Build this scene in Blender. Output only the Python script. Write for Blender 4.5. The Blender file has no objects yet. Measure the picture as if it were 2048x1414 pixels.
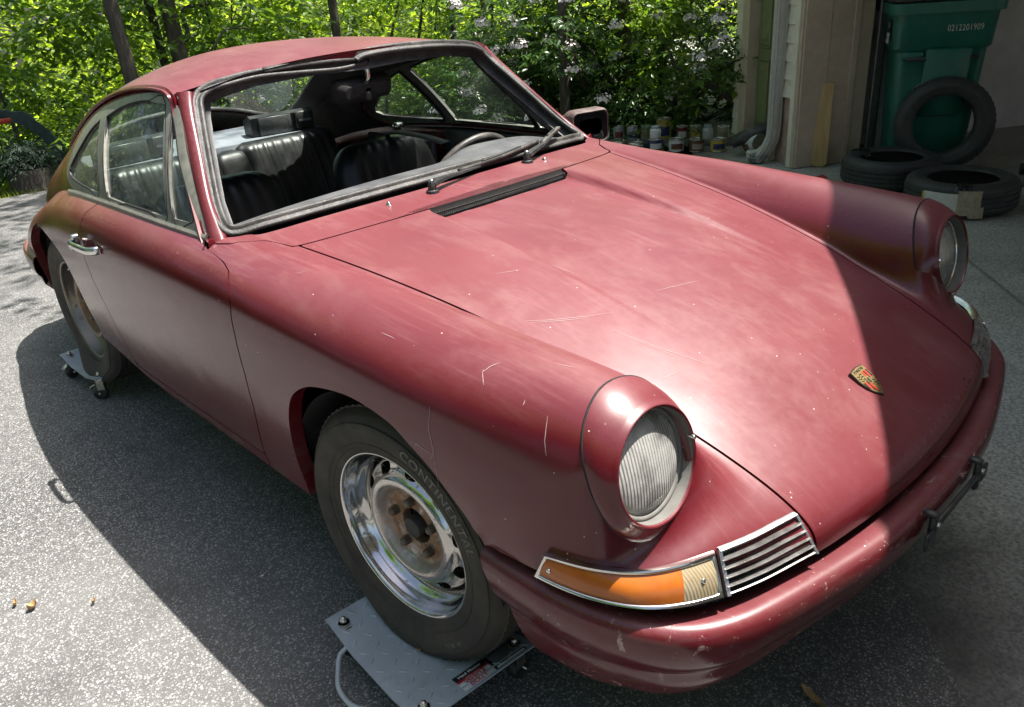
import bpy, math, random
import numpy as np
from mathutils import Vector, Matrix
random.seed(7); rng=np.random.default_rng(11)
SC=bpy.context.scene; COL=SC.collection
# ---------------------------------------------------------------- camera
cam=bpy.data.cameras.new('camera'); camo=bpy.data.objects.new('camera',cam); COL.objects.link(camo); SC.camera=camo
cam.sensor_width=36; cam.lens=28.05; cam.clip_start=.05; cam.clip_end=600
_y,_p,_r=math.radians(42.404),math.radians(-25.377),math.radians(-4.514)
_f=Vector((math.sin(_y)*math.cos(_p),math.cos(_y)*math.cos(_p),math.sin(_p))); _rt=Vector((math.cos(_y),-math.sin(_y),0)); _up=_rt.cross(_f)
_rt2=math.cos(_r)*_rt+math.sin(_r)*_up; _up2=-math.sin(_r)*_rt+math.cos(_r)*_up
camo.matrix_world=Matrix(((_rt2.x,_up2.x,-_f.x,-1.485),(_rt2.y,_up2.y,-_f.y,-1.2413),(_rt2.z,_up2.z,-_f.z,1.4807),(0,0,0,1)))
# ---------------------------------------------------------------- sky, sun, exposure
SUN=Vector((.33,-.15,1)).normalized()
elev=math.asin(SUN.z)
world=bpy.data.worlds.new('World'); SC.world=world; world.use_nodes=True
nt=world.node_tree; nt.nodes.clear()
sky=nt.nodes.new('ShaderNodeTexSky'); sky.sky_type='NISHITA'; sky.sun_disc=False; sky.sun_elevation=elev; sky.sun_rotation=math.atan2(SUN.x,SUN.y)
sky.air_density=.8; sky.dust_density=3.0; sky.ozone_density=1.0
bg=nt.nodes.new('ShaderNodeBackground'); bg.inputs['Strength'].default_value=.108
wo=nt.nodes.new('ShaderNodeOutputWorld'); nt.links.new(sky.outputs[0],bg.inputs[0]); nt.links.new(bg.outputs[0],wo.inputs[0])
sl=bpy.data.lights.new('sun','SUN'); sl.energy=5.0; sl.angle=math.radians(.53); sl.color=(1,.96,.89)
so=bpy.data.objects.new('sun',sl); COL.objects.link(so); so.rotation_euler=SUN.to_track_quat('Z','Y').to_euler(); so.location=(8,2,20)
SC.view_settings.view_transform='Standard'; SC.view_settings.look='None'; SC.view_settings.gamma=1; SC.view_settings.exposure=1.2; SC.view_settings.use_curve_mapping=False
SC.cycles.max_bounces=5; SC.cycles.transparent_max_bounces=8; SC.cycles.transmission_bounces=4; SC.cycles.glossy_bounces=3; SC.cycles.diffuse_bounces=3
SC.cycles.caustics_reflective=False; SC.cycles.caustics_refractive=False
# ---------------------------------------------------------------- mesh helpers
def mk(name,V,F,mat,parent=None,smooth=True,label=None,cat=None,group=None,kind=None,auto=None,fmats=None):
    me=bpy.data.meshes.new(name); me.from_pydata([tuple(map(float,v)) for v in V],[],[tuple(map(int,f)) for f in F]); 
    mats=mat if isinstance(mat,(list,tuple)) else [mat]
    for m in mats: me.materials.append(m)
    if fmats is not None: me.polygons.foreach_set('material_index',np.array(fmats,dtype=np.int32))
    if smooth: me.polygons.foreach_set('use_smooth',[True]*len(me.polygons))
    me.update()
    if auto is not None: me.set_sharp_from_angle(angle=math.radians(auto))
    o=bpy.data.objects.new(name,me); COL.objects.link(o)
    if parent is not None: o.parent=parent
    tag(o,label,cat,group,kind); return o
def tag(o,label=None,cat=None,group=None,kind=None):
    if label: o['label']=label
    if cat: o['category']=cat
    if group: o['group']=group
    if kind: o['kind']=kind
    return o
def empty(name,loc=(0,0,0),label=None,cat=None,group=None,rz=0,parent=None):
    o=bpy.data.objects.new(name,None); COL.objects.link(o); o.location=loc; o.rotation_euler=(0,0,rz); o.empty_display_size=.1
    if parent is not None: o.parent=parent
    return tag(o,label,cat,group)
def copy_tree(o,parent=None):
    c=o.copy(); COL.objects.link(c); c.parent=parent
    for ch in list(o.children): copy_tree(ch,c)
    return c
def join(*ms):
    V=[];F=[];n=0
    for v,f in ms:
        V+=[tuple(p) for p in v]; F+=[tuple(i+n for i in q) for q in f]; n+=len(v)
    return V,F
def gridf(nu,nv,cu=False,cv=False,flip=False,off=0):
    F=[]
    for i in range(nu if cu else nu-1):
        for j in range(nv if cv else nv-1):
            a=i*nv+j; b=((i+1)%nu)*nv+j; c=((i+1)%nu)*nv+(j+1)%nv; d=i*nv+(j+1)%nv
            F.append((a,d,c,b) if flip else (a,b,c,d))
    return [tuple(k+off for k in q) for q in F]
def box(c,s,bev=0.0,rot=None):
    hx,hy,hz=s[0]/2,s[1]/2,s[2]/2; b=min(bev,hx*.98,hy*.98,hz*.98)
    if b<=0:
        V=[(x,y,z) for x in(-hx,hx) for y in(-hy,hy) for z in(-hz,hz)]; F=[(0,1,3,2),(4,6,7,5),(0,4,5,1),(2,3,7,6),(0,2,6,4),(1,5,7,3)]
    else:
        V=[];idx={}
        for sx in(-1,1):
            for sy in(-1,1):
                for sz in(-1,1):
                    for a in range(3):
                        p=[sx*(hx-b),sy*(hy-b),sz*(hz-b)]; p[a]=(sx*hx,sy*hy,sz*hz)[a]; idx[(sx,sy,sz,a)]=len(V); V.append(tuple(p))
        F=[]
        for a in range(3):
            o=[k for k in range(3) if k!=a]
            for s_ in(-1,1):
                q=[]
                for (p1,p2) in((-1,-1),(1,-1),(1,1),(-1,1)):
                    k=[0,0,0]; k[a]=s_; k[o[0]]=p1; k[o[1]]=p2; q.append(idx[(*k,a)])
                if (s_>0)==(a==1): q=q[::-1]
                F.append(tuple(q))
        for a in range(3):
            o=[k for k in range(3) if k!=a]
            for p1 in(-1,1):
                for p2 in(-1,1):
                    q=[]
                    for (s_,fa) in((-1,o[0]),(1,o[0]),(1,o[1]),(-1,o[1])):
                        k=[0,0,0];k[a]=s_;k[o[0]]=p1;k[o[1]]=p2;q.append(idx[(*k,fa)])
                    F.append(tuple(q))
        for sx in(-1,1):
            for sy in(-1,1):
                for sz in(-1,1): F.append(tuple(idx[(sx,sy,sz,a)] for a in range(3)))
        # fix winding outward
        A=np.array(V);G=[]
        for f in F:
            n=np.cross(A[f[1]]-A[f[0]],A[f[2]]-A[f[0]]); m=A[list(f)].mean(0); G.append(f if n@m>0 else f[::-1])
        F=G
    V=np.array(V)
    if rot is not None: V=V@np.array(rot.to_3x3() if hasattr(rot,'to_3x3') else rot).T
    return (V+np.array(c)).tolist(),F
def frames(P,closed=False,up=(0,0,1)):
    P=np.array(P,float); T=np.gradient(P,axis=0)
    if closed: T=np.roll(P,-1,0)-np.roll(P,1,0)
    T/=np.linalg.norm(T,axis=1)[:,None]+1e-12; U=np.array(up,float)
    U=np.broadcast_to(U,P.shape) if U.ndim==1 else U
    B=np.cross(T,U); bn=np.linalg.norm(B,axis=1)[:,None]
    B=np.where(bn<1e-4,np.cross(T,np.array([0,1.0,.01])),B); B/=np.linalg.norm(B,axis=1)[:,None]; N=np.cross(B,T)
    return P,T,B,N
def sweep(path,prof,closed=False,up=(0,0,1),cap=True,scale=None):
    P,T,B,N=frames(path,closed,up); pr=np.array(prof,float); k=len(pr); V=[]
    for i in range(len(P)):
        s=1 if scale is None else scale[i]
        V+= (P[i]+s*(pr[:,0:1]*B[i]+pr[:,1:2]*N[i])).tolist()
    F=gridf(len(P),k,closed,True)
    if cap and not closed: F+= [tuple(range(k)),tuple(range((len(P)-1)*k,len(P)*k))[::-1]]
    return V,F
def circ(r,n=10,ry=None): 
    ry=r if ry is None else ry
    return [(r*math.cos(2*math.pi*i/n),ry*math.sin(2*math.pi*i/n)) for i in range(n)]
def tube(path,r,n=8,closed=False,up=(0,0,1),scale=None): return sweep(path,circ(r,n),closed,up,True,scale)
def lathe(prof,n=48,M=None,cap0=False,cap1=False):
    pr=np.array(prof,float); V=[]
    for i in range(n):
        a=2*math.pi*i/n
        for r,h in pr: V.append((r*math.cos(a),r*math.sin(a),h))
    k=len(pr);F=gridf(n,k,True,False)
    if cap0: F.append(tuple(i*k for i in range(n))[::-1])
    if cap1: F.append(tuple(i*k+k-1 for i in range(n)))
    V=np.array(V)
    if M is not None: V=V@np.array(M)[:3,:3].T+np.array(M)[:3,3]
    return V.tolist(),F
def xf(m,M):
    M=np.array(M); V=np.array(m[0])@M[:3,:3].T+M[:3,3]; return V.tolist(),m[1]
def smoothpath(pts,k=6,closed=False):
    P=np.array(pts,float)
    if closed: P=np.concatenate([P[-2:],P,P[:3]])
    else: P=np.concatenate([[2*P[0]-P[1]],P,[2*P[-1]-P[-2]]])
    out=[]
    for i in range(1,len(P)-2):
        p0,p1,p2,p3=P[i-1:i+3]
        for j in range(k):
            t=j/k; out.append(.5*((2*p1)+(-p0+p2)*t+(2*p0-5*p1+4*p2-p3)*t*t+(-p0+3*p1-3*p2+p3)*t**3))
    if closed: out=out[k:-k] if len(out)>2*k else out
    else: out.append(P[-2])
    return np.array(out)
def roundrect(w,h,r,n=5,cx=0,cy=0):
    r=min(r,w/2,h/2); o=[]
    for (sx,sy,a0) in((1,1,0),(-1,1,90),(-1,-1,180),(1,-1,270)):
        for i in range(n+1):
            a=math.radians(a0+90*i/n); o.append((cx+sx*(w/2-r)+r*math.cos(a),cy+sy*(h/2-r)+r*math.sin(a)))
    return o
def prism(poly,h0,h1,M=None):
    n=len(poly); V=[(x,y,h0) for x,y in poly]+[(x,y,h1) for x,y in poly]
    F=[tuple(range(n))[::-1],tuple(range(n,2*n))]+[(i,(i+1)%n,n+(i+1)%n,n+i) for i in range(n)]
    return xf((V,F),M) if M is not None else (V,F)
def vnorm(V,F):
    V=np.asarray(V,float); N=np.zeros_like(V); by={}
    for f in F: by.setdefault(len(f),[]).append(f)
    for k,fs in by.items():
        A=np.array(fs); n=np.cross(V[A[:,1]]-V[A[:,0]],V[A[:,2]]-V[A[:,0]]) if k==3 else np.cross(V[A[:,2]]-V[A[:,0]],V[A[:,-1]]-V[A[:,1]])
        for i in range(k): np.add.at(N,A[:,i],n)
    return N/(np.linalg.norm(N,axis=1)[:,None]+1e-12)
def clip(V,F,f,attr=None):
    """keep the part of the mesh where f>=0; cuts faces along the zero line"""
    V=np.asarray(V,float); f=np.asarray(f,float); nV=[];nA=[];idx={};ed={};out=[]
    def vid(i):
        if i not in idx: idx[i]=len(nV); nV.append(V[i]); nA.append(None if attr is None else attr[i])
        return idx[i]
    def eid(a,b):
        k=(a,b) if a<b else (b,a)
        if k not in ed:
            t=f[k[0]]/(f[k[0]]-f[k[1]]); ed[k]=len(nV); nV.append(V[k[0]]*(1-t)+V[k[1]]*t); nA.append(None if attr is None else attr[k[0]]*(1-t)+attr[k[1]]*t)
        return ed[k]
    pos=f>=0
    for q in F:
        p=[pos[i] for i in q]
        if all(p): out.append(tuple(vid(i) for i in q)); continue
        if not any(p): continue
        r=[]
        for k in range(len(q)):
            a,b=q[k],q[(k+1)%len(q)]
            if pos[a]: r.append(vid(a))
            if pos[a]!=pos[b]: r.append(eid(a,b))
        if len(r)>=3: out.append(tuple(r))
    V2=np.array(nV) if nV else np.zeros((0,3))
    return (V2,out) if attr is None else (V2,out,np.array(nA))
def boundary(F):
    c={}
    for q in F:
        for k in range(len(q)):
            a,b=q[k],q[(k+1)%len(q)]; c.setdefault((a,b) if a<b else (b,a),[]).append((a,b))
    return [v[0] for v in c.values() if len(v)==1]
def skirt(V,F,depth=.012,dirf=None,skip=None,N=None):
    """fold the open borders of a panel inwards; dirf maps arrays of points and normals to offsets"""
    V=np.asarray(V,float); N=vnorm(V,F) if N is None else N
    E=boundary(F)
    if skip is not None: E=[e for e in E if not (skip(V[e[0]]) and skip(V[e[1]]))]
    ids=sorted({i for e in E for i in e}); k={i:n for n,i in enumerate(ids)}; n0=len(V); m=len(ids)
    if not ids: return V,list(F)
    b=V[ids]; D=-N[ids]*depth if dirf is None else dirf(b,N[ids])
    nF=[(n0+k[y],n0+k[x],n0+m+k[x],n0+m+k[y]) for x,y in E]
    return np.concatenate([V,b,b+D]),list(F)+nF
def polydist(P,poly):
    """signed distance, + inside"""
    P=np.asarray(P,float); poly=np.asarray(poly,float); d=np.full(len(P),1e9); ins=np.zeros(len(P),bool)
    for a,b in zip(poly,np.roll(poly,-1,0)):
        ab=b-a; t=np.clip(((P-a)@ab)/(ab@ab+1e-12),0,1); d=np.minimum(d,np.linalg.norm(P-a-t[:,None]*ab,axis=1))
        cond=((a[1]>P[:,1])!=(b[1]>P[:,1])); 
        with np.errstate(divide='ignore',invalid='ignore'): xi=(b[0]-a[0])*(P[:,1]-a[1])/(b[1]-a[1]+1e-15)+a[0]
        ins^=cond&(P[:,0]<xi)
    return np.where(ins,d,-d)
def mirror(m): 
    V=np.array(m[0])*np.array([-1,1,1]); return V,[tuple(f)[::-1] for f in m[1]]
def weld(m,tol=1e-5):
    V=np.asarray(m[0]);key=np.round(V/tol).astype(np.int64);u,i,inv=np.unique(key,axis=0,return_index=True,return_inverse=True); inv=inv.ravel()
    F=[]
    for f in m[1]:
        q=[]; 
        for k in f:
            j=int(inv[k])
            if not q or q[-1]!=j: q.append(j)
        if len(q)>1 and q[0]==q[-1]: q.pop()
        if len(q)>2: F.append(tuple(q))
    return V[i],F
def text_mesh(s,size,depth=.0,space=1.0,bold=0):
    cu=bpy.data.curves.new('t','FONT'); cu.body=s; cu.size=size; cu.extrude=depth; cu.align_x='CENTER'; cu.align_y='CENTER'; cu.space_character=space; cu.offset=bold; cu.resolution_u=3
    o=bpy.data.objects.new('t',cu); me=o.to_mesh()
    V=[tuple(v.co) for v in me.vertices]; F=[tuple(p.vertices) for p in me.polygons]
    o.to_mesh_clear(); bpy.data.objects.remove(o); bpy.data.curves.remove(cu)
    return V,F
# ---------------------------------------------------------------- material helpers
class NT:
    def __init__(s,name):
        s.m=bpy.data.materials.new(name); s.m.use_nodes=True; s.t=s.m.node_tree; s.t.nodes.clear()
        s.o=s.n('ShaderNodeOutputMaterial'); s.b=s.n('ShaderNodeBsdfPrincipled'); s.l(s.b.outputs[0],s.o.inputs['Surface'])
    def n(s,k,**kw):
        x=s.t.nodes.new(k)
        for a,b in kw.items(): setattr(x,a,b)
        return x
    def l(s,a,b): s.t.links.new(a,b)
    def obj(s):
        if not hasattr(s,'_tc'): s._tc=s.n('ShaderNodeTexCoord')
        return s._tc.outputs['Object']
    def noise(s,scale,detail=4,rough=.55,vec=None,dist=0.0,stretch=None):
        x=s.n('ShaderNodeTexNoise'); x.inputs['Scale'].default_value=scale; x.inputs['Detail'].default_value=min(5,detail); x.inputs['Roughness'].default_value=rough; x.inputs['Distortion'].default_value=dist
        v=vec if vec is not None else s.obj()
        if stretch is not None:
            mp=s.n('ShaderNodeMapping'); mp.inputs['Scale'].default_value=stretch; s.l(v,mp.inputs[0]); v=mp.outputs[0]
        s.l(v,x.inputs['Vector']); return x.outputs['Fac']
    def vor(s,scale,feature='F1',out='Distance',vec=None,rand=1.0):
        x=s.n('ShaderNodeTexVoronoi',feature=feature); x.inputs['Scale'].default_value=scale; x.inputs['Randomness'].default_value=rand
        s.l(vec if vec is not None else s.obj(),x.inputs['Vector']); return x.outputs[out]
    def ramp(s,fac,stops,interp='LINEAR'):
        r=s.n('ShaderNodeValToRGB'); r.color_ramp.interpolation=interp; e=r.color_ramp.elements
        while len(e)<len(stops): e.new(.5)
        for k,(p,c) in zip(e,stops):
            k.position=p; k.color=(c,c,c,1) if isinstance(c,(int,float)) else (*c,1)
        s.l(fac,r.inputs[0]); return r.outputs[0]
    def mix(s,fac,a,b,mode='MIX'):
        x=s.n('ShaderNodeMix',data_type='RGBA',blend_type=mode)
        for v,i in((fac,0),(a,6),(b,7)):
            if isinstance(v,(int,float)): x.inputs[i].default_value=v if i==0 else (v,v,v,1)
            elif isinstance(v,tuple): x.inputs[i].default_value=(*v,1)
            else: s.l(v,x.inputs[i])
        return x.outputs[2]
    def math(s,op,a,b=None,clamp=False):
        x=s.n('ShaderNodeMath',operation=op,use_clamp=clamp)
        for v,i in((a,0),(b,1)):
            if v is None: continue
            if isinstance(v,(int,float)): x.inputs[i].default_value=v
            else: s.l(v,x.inputs[i])
        return x.outputs[0]
    def bump(s,h,strength=.2,dist=.01):
        b=s.n('ShaderNodeBump'); b.inputs['Strength'].default_value=strength; b.inputs['Distance'].default_value=dist; s.l(h,b.inputs['Height']); s.l(b.outputs[0],s.b.inputs['Normal']); return b
    def set(s,**kw):
        for k,v in kw.items():
            i=s.b.inputs[k.replace('_',' ')]
            if isinstance(v,(int,float)): i.default_value=v
            elif isinstance(v,tuple): i.default_value=(*v,1) if len(v)==3 else v
            else: s.l(v,i)
        return s
def simple(name,col,rough=.5,metal=0.0,var=.15,scale=30,bump=0.0,bscale=None,spec=.5,dust=0.0,dustcol=(.35,.31,.27)):
    t=NT(name); n=t.noise(scale,5); d=tuple(c*(1-var) for c in col); u=tuple(min(1,c*(1+var)) for c in col)
    c=t.ramp(n,[(.3,d),(.7,u)])
    if dust>0:
        dn=t.ramp(t.noise(scale*.4,6,.65),[(.42,0.0),(.75,dust)]); c=t.mix(dn,c,dustcol)
    t.set(Base_Color=c,Roughness=t.ramp(t.noise(scale*1.7,4),[(.3,max(.02,rough*.85)),(.7,min(1,rough*1.15))]),Metallic=metal,Specular_IOR_Level=spec)
    if bump>0: t.bump(t.noise(bscale or scale*6,3),bump,.004)
    return t.m
# ---------------------------------------------------------------- body surface control lines (metres, x>0 half)
# stations run from the nose (0) to the tail; lines run from the centre line out and down to the rocker
HC=[(0,-.822,.548),(0,-.806,.600),(0,-.70,.669),(0,-.55,.743),(0,-.44,.787),(0,-.33,.826),(0,-.10,.886),(0,.10,.924),(0,.26,.946),(0,.40,.957),(0,.525,.962)]
HE=[(.404,-.783,.552),(.405,-.770,.598),(.413,-.695,.653),(.432,-.555,.714),(.450,-.44,.754),(.468,-.33,.788),(.503,-.10,.844),(.532,.10,.879),(.557,.27,.903),(.580,.43,.920),(.610,.60,.940)]
L4=[(.50,-.757,.556),(.49,-.735,.610),(.452,-.675,.660),(.460,-.545,.717),(.474,-.44,.758),(.492,-.33,.796),(.525,-.10,.850),(.556,.10,.886),(.582,.27,.908),(.607,.43,.925),(.635,.62,.942)]
L5=[(0.6, -0.72, 0.56), (0.57, -0.695, 0.622), (0.515, -0.632, 0.674), (0.5, -0.595, 0.8), (0.506, -0.515, 0.822), (0.53, -0.33, 0.852), (0.565, -0.1, 0.887), (0.598, 0.1, 0.908), (0.625, 0.27, 0.921), (0.648, 0.43, 0.932), (0.668, 0.64, 0.94)]
REAR=[None]*5
L6=[(0.69, -0.665, 0.565), (0.655, -0.652, 0.61), (0.617, -0.622, 0.63), (0.609, -0.6, 0.886), (0.611, -0.515, 0.892), (0.62, -0.33, 0.904), (0.635, -0.1, 0.917), (0.652, 0.1, 0.926), (0.668, 0.27, 0.926), (0.684, 0.45, 0.929), (0.702, 0.655, 0.938), (0.715, 0.95, 0.941), (0.717, 1.3, 0.94), (0.7055, 1.6, 0.9273), (0.688, 1.85, 0.9075), (0.6645, 2.1, 0.8638), (0.632, 2.35, 0.8), (0.597, 2.6, 0.735), (0.552, 2.85, 0.665), (0.502, 3.05, 0.6), (0.452, 3.2, 0.535)]
L7=[(0.735, -0.585, 0.568), (0.717, -0.592, 0.598), (0.7, -0.583, 0.64), (0.7, -0.595, 0.852), (0.703, -0.515, 0.858), (0.717, -0.33, 0.869), (0.729, -0.1, 0.881), (0.738, 0.1, 0.889), (0.747, 0.27, 0.893), (0.757, 0.45, 0.897), (0.765, 0.655, 0.9), (0.772, 0.95, 0.9), (0.772, 1.3, 0.898), (0.7605, 1.6, 0.8842), (0.744, 1.85, 0.8595), (0.7225, 2.1, 0.8157), (0.694, 2.35, 0.755), (0.662, 2.6, 0.695), (0.617, 2.85, 0.63), (0.562, 3.05, 0.57), (0.502, 3.2, 0.515)]
L8=[(0.755, -0.51, 0.57), (0.746, -0.535, 0.6), (0.739, -0.545, 0.66), (0.736, -0.58, 0.785), (0.742, -0.505, 0.791), (0.764, -0.33, 0.802), (0.778, -0.1, 0.812), (0.786, 0.1, 0.82), (0.792, 0.27, 0.825), (0.796, 0.45, 0.826), (0.8, 0.655, 0.826), (0.803, 0.95, 0.825), (0.801, 1.3, 0.823), (0.79, 1.6, 0.8092), (0.775, 1.85, 0.7855), (0.757, 2.1, 0.7438), (0.735, 2.35, 0.685), (0.703, 2.6, 0.63), (0.657, 2.85, 0.57), (0.597, 3.05, 0.515), (0.532, 3.2, 0.465)]
L9=[(0.764, -0.45, 0.572), (0.765, -0.46, 0.6), (0.766, -0.47, 0.65), (0.767, -0.48, 0.71), (0.772, -0.43, 0.71), (0.781, -0.3, 0.7), (0.789, -0.1, 0.7), (0.793, 0.1, 0.7), (0.797, 0.27, 0.7), (0.8, 0.45, 0.7), (0.802, 0.655, 0.7), (0.803, 0.95, 0.7), (0.801, 1.3, 0.7), (0.792, 1.6, 0.6925), (0.776, 1.85, 0.675), (0.759, 2.1, 0.6475), (0.738, 2.35, 0.605), (0.71, 2.6, 0.56), (0.668, 2.85, 0.51), (0.612, 3.05, 0.465), (0.547, 3.2, 0.425)]
L10=[(0.768, -0.41, 0.572), (0.772, -0.4, 0.585), (0.774, -0.39, 0.6), (0.776, -0.36, 0.6), (0.78, -0.32, 0.59), (0.774, -0.25, 0.57), (0.777, -0.08, 0.55), (0.779, 0.1, 0.54), (0.781, 0.27, 0.53), (0.783, 0.45, 0.53), (0.784, 0.655, 0.53), (0.785, 0.95, 0.53), (0.783, 1.3, 0.53), (0.773, 1.6, 0.5275), (0.758, 1.85, 0.515), (0.742, 2.1, 0.4975), (0.722, 2.35, 0.47), (0.695, 2.6, 0.445), (0.655, 2.85, 0.41), (0.607, 3.05, 0.38), (0.542, 3.2, 0.355)]
L11=[(0.768, -0.385, 0.568), (0.771, -0.365, 0.572), (0.772, -0.34, 0.56), (0.765, -0.29, 0.52), (0.763, -0.25, 0.49), (0.76, -0.2, 0.46), (0.758, -0.05, 0.4), (0.757, 0.1, 0.36), (0.757, 0.27, 0.352), (0.757, 0.45, 0.352), (0.757, 0.655, 0.352), (0.757, 0.95, 0.352), (0.756, 1.3, 0.352), (0.75, 1.6, 0.3715), (0.738, 1.85, 0.375), (0.725, 2.1, 0.3775), (0.708, 2.35, 0.375), (0.68, 2.6, 0.365), (0.64, 2.85, 0.35), (0.597, 3.05, 0.335), (0.532, 3.2, 0.32)]
NF=11                                   # stations of the front body (nose to windscreen base)
def _ext(P,ax,mirror=False):
    P=np.moveaxis(P,ax,0)
    a=2*P[0]-P[1]
    if mirror: a=P[1]*np.array([-1,1,1])
    b=2*P[-1]-P[-2]
    return np.concatenate([a[None],P,b[None]],0)
def _bs(P,ax,k,mirror=False):
    E=_ext(P,ax,mirror); n=E.shape[0]-3
    t=np.arange(k)/k
    w=np.stack([(1-t)**3,3*t**3-6*t**2+4,-3*t**3+3*t**2+3*t+1,t**3],1)/6
    sh=(1,)*(E.ndim-1)
    out=[]
    for i in range(n):
        out.append(sum(w[:,j].reshape((-1,)+sh)*E[i+j][None] for j in range(4)))
    last=(E[n]+4*E[n+1]+E[n+2])/6
    out.append(last[None])
    return np.moveaxis(np.concatenate(out,0),0,ax)
def _knots(P,ax,mirror=False):
    E=_ext(P,ax,mirror); return np.moveaxis((E[:-2]+4*E[1:-1]+E[2:])/6,0,ax)
def fit_cp(T,iters=3,relax=.9,mirror=True,axes=(0,1)):
    P=T.copy(); w=np.ones(T.shape)
    if T.shape[0]==13: w[5:11,2:4]=0      # no correction across the step under the headlamp
    for _ in range(iters):
        K=P
        for a in axes: K=_knots(K,a,mirror and a==0)
        P=P+relax*w*(T-K)
    return P
def surf(T,ku,kv,mirror=True,iters=3):
    P=fit_cp(T,iters,mirror=mirror); return _bs(_bs(P,0,ku,mirror),1,kv)
def curve(T,k,iters=4):
    P=np.array(T,float); P=fit_cp(P[None],iters,mirror=False,axes=(1,)); return _bs(P,1,k)[0]
def body_targets():
    hc,he=np.array(HC,float),np.array(HE,float)
    rows=[]
    for f in (0,.28,.55,.80):
        t=f
        rows.append(np.stack([he[:,0]*t,hc[:,1]+(he[:,1]-hc[:,1])*t**2,hc[:,2]+(he[:,2]-hc[:,2])*t**2.2],1))
    front=rows+[he]+[np.array(l,float) for l in (L4,L5)]+[np.array(l[:NF],float) for l in (L6,L7,L8,L9,L10,L11)]
    side=[np.array(l,float) for l in (L6,L7,L8,L9,L10,L11)]
    return np.array(front),np.array(side)
# roof: centre line to drip rail
R0=[(0,.955,1.306),(0,1.15,1.324),(0,1.4,1.330),(0,1.65,1.316),(0,1.9,1.272),(0,2.15,1.190),(0,2.4,1.085),(0,2.65,.975),(0,2.9,.865),(0,3.1,.755),(0,3.23,.64)]
R4=[(.572,1.038,1.250),(.572,1.15,1.262),(.568,1.36,1.252),(.556,1.58,1.220),(.546,1.80,1.168),(.544,2.0,1.095),(.551,2.17,1.010),(.557,2.42,.905),(.545,2.68,.805),(.51,2.95,.70),(.465,3.18,.59)]
def roof_targets():
    a,b=np.array(R0,float),np.array(R4,float); rows=[]
    for f in (0,.25,.5,.75,.92,1.0):
        zf=f**2.25
        rows.append(np.stack([b[:,0]*f,a[:,1]+(b[:,1]-a[:,1])*f**2.2,a[:,2]+(b[:,2]-a[:,2])*zf],1))
    return np.array(rows)
PE=[(.690,.640,.930),(.677,.667,.950),(.655,.751,1.012),(.610,.849,1.105),(.564,.946,1.196),(.530,.994,1.252)]   # windscreen edge of the A-pillar
PG=[(.712,.690,.920),(.703,.722,.945),(.664,.825,1.020),(.622,.928,1.112),(.583,1.008,1.205),(.572,1.038,1.250)]   # drip-rail edge of the A-pillar
# greenhouse side: drip rail (top) to belt line (bottom)
QT=[(.708,.660,.925),(.660,.790,1.022),(.620,.893,1.114),(.584,.980,1.202),(.572,1.15,1.262),(.568,1.36,1.252),(.556,1.58,1.220),(.546,1.80,1.168),(.544,2.0,1.095),(.551,2.17,1.010),(.557,2.42,.905),(.545,2.68,.805),(.51,2.95,.70),(.465,3.18,.59)]
QY=[.670,.735,.80,.88,1.05,1.3,1.6,1.85,2.1,2.3,2.5,2.72,2.97,3.19]
def q_targets():
    c6=curve(L6,16); top=np.array(QT); bot=np.stack([np.interp(QY,c6[10*16-40:,1],c6[10*16-40:,i]) for i in range(3)],1)
    rows=[]
    for f in (0,.25,.5,.75,1):
        m=top*(1-f)+bot*f; m[:,0]+=.014*4*f*(1-f)*np.array([0,.3,.6,1,1,1,1,1,1,.8,.5,.3,.2,.1]); rows.append(m)
    return np.array(rows)
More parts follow.
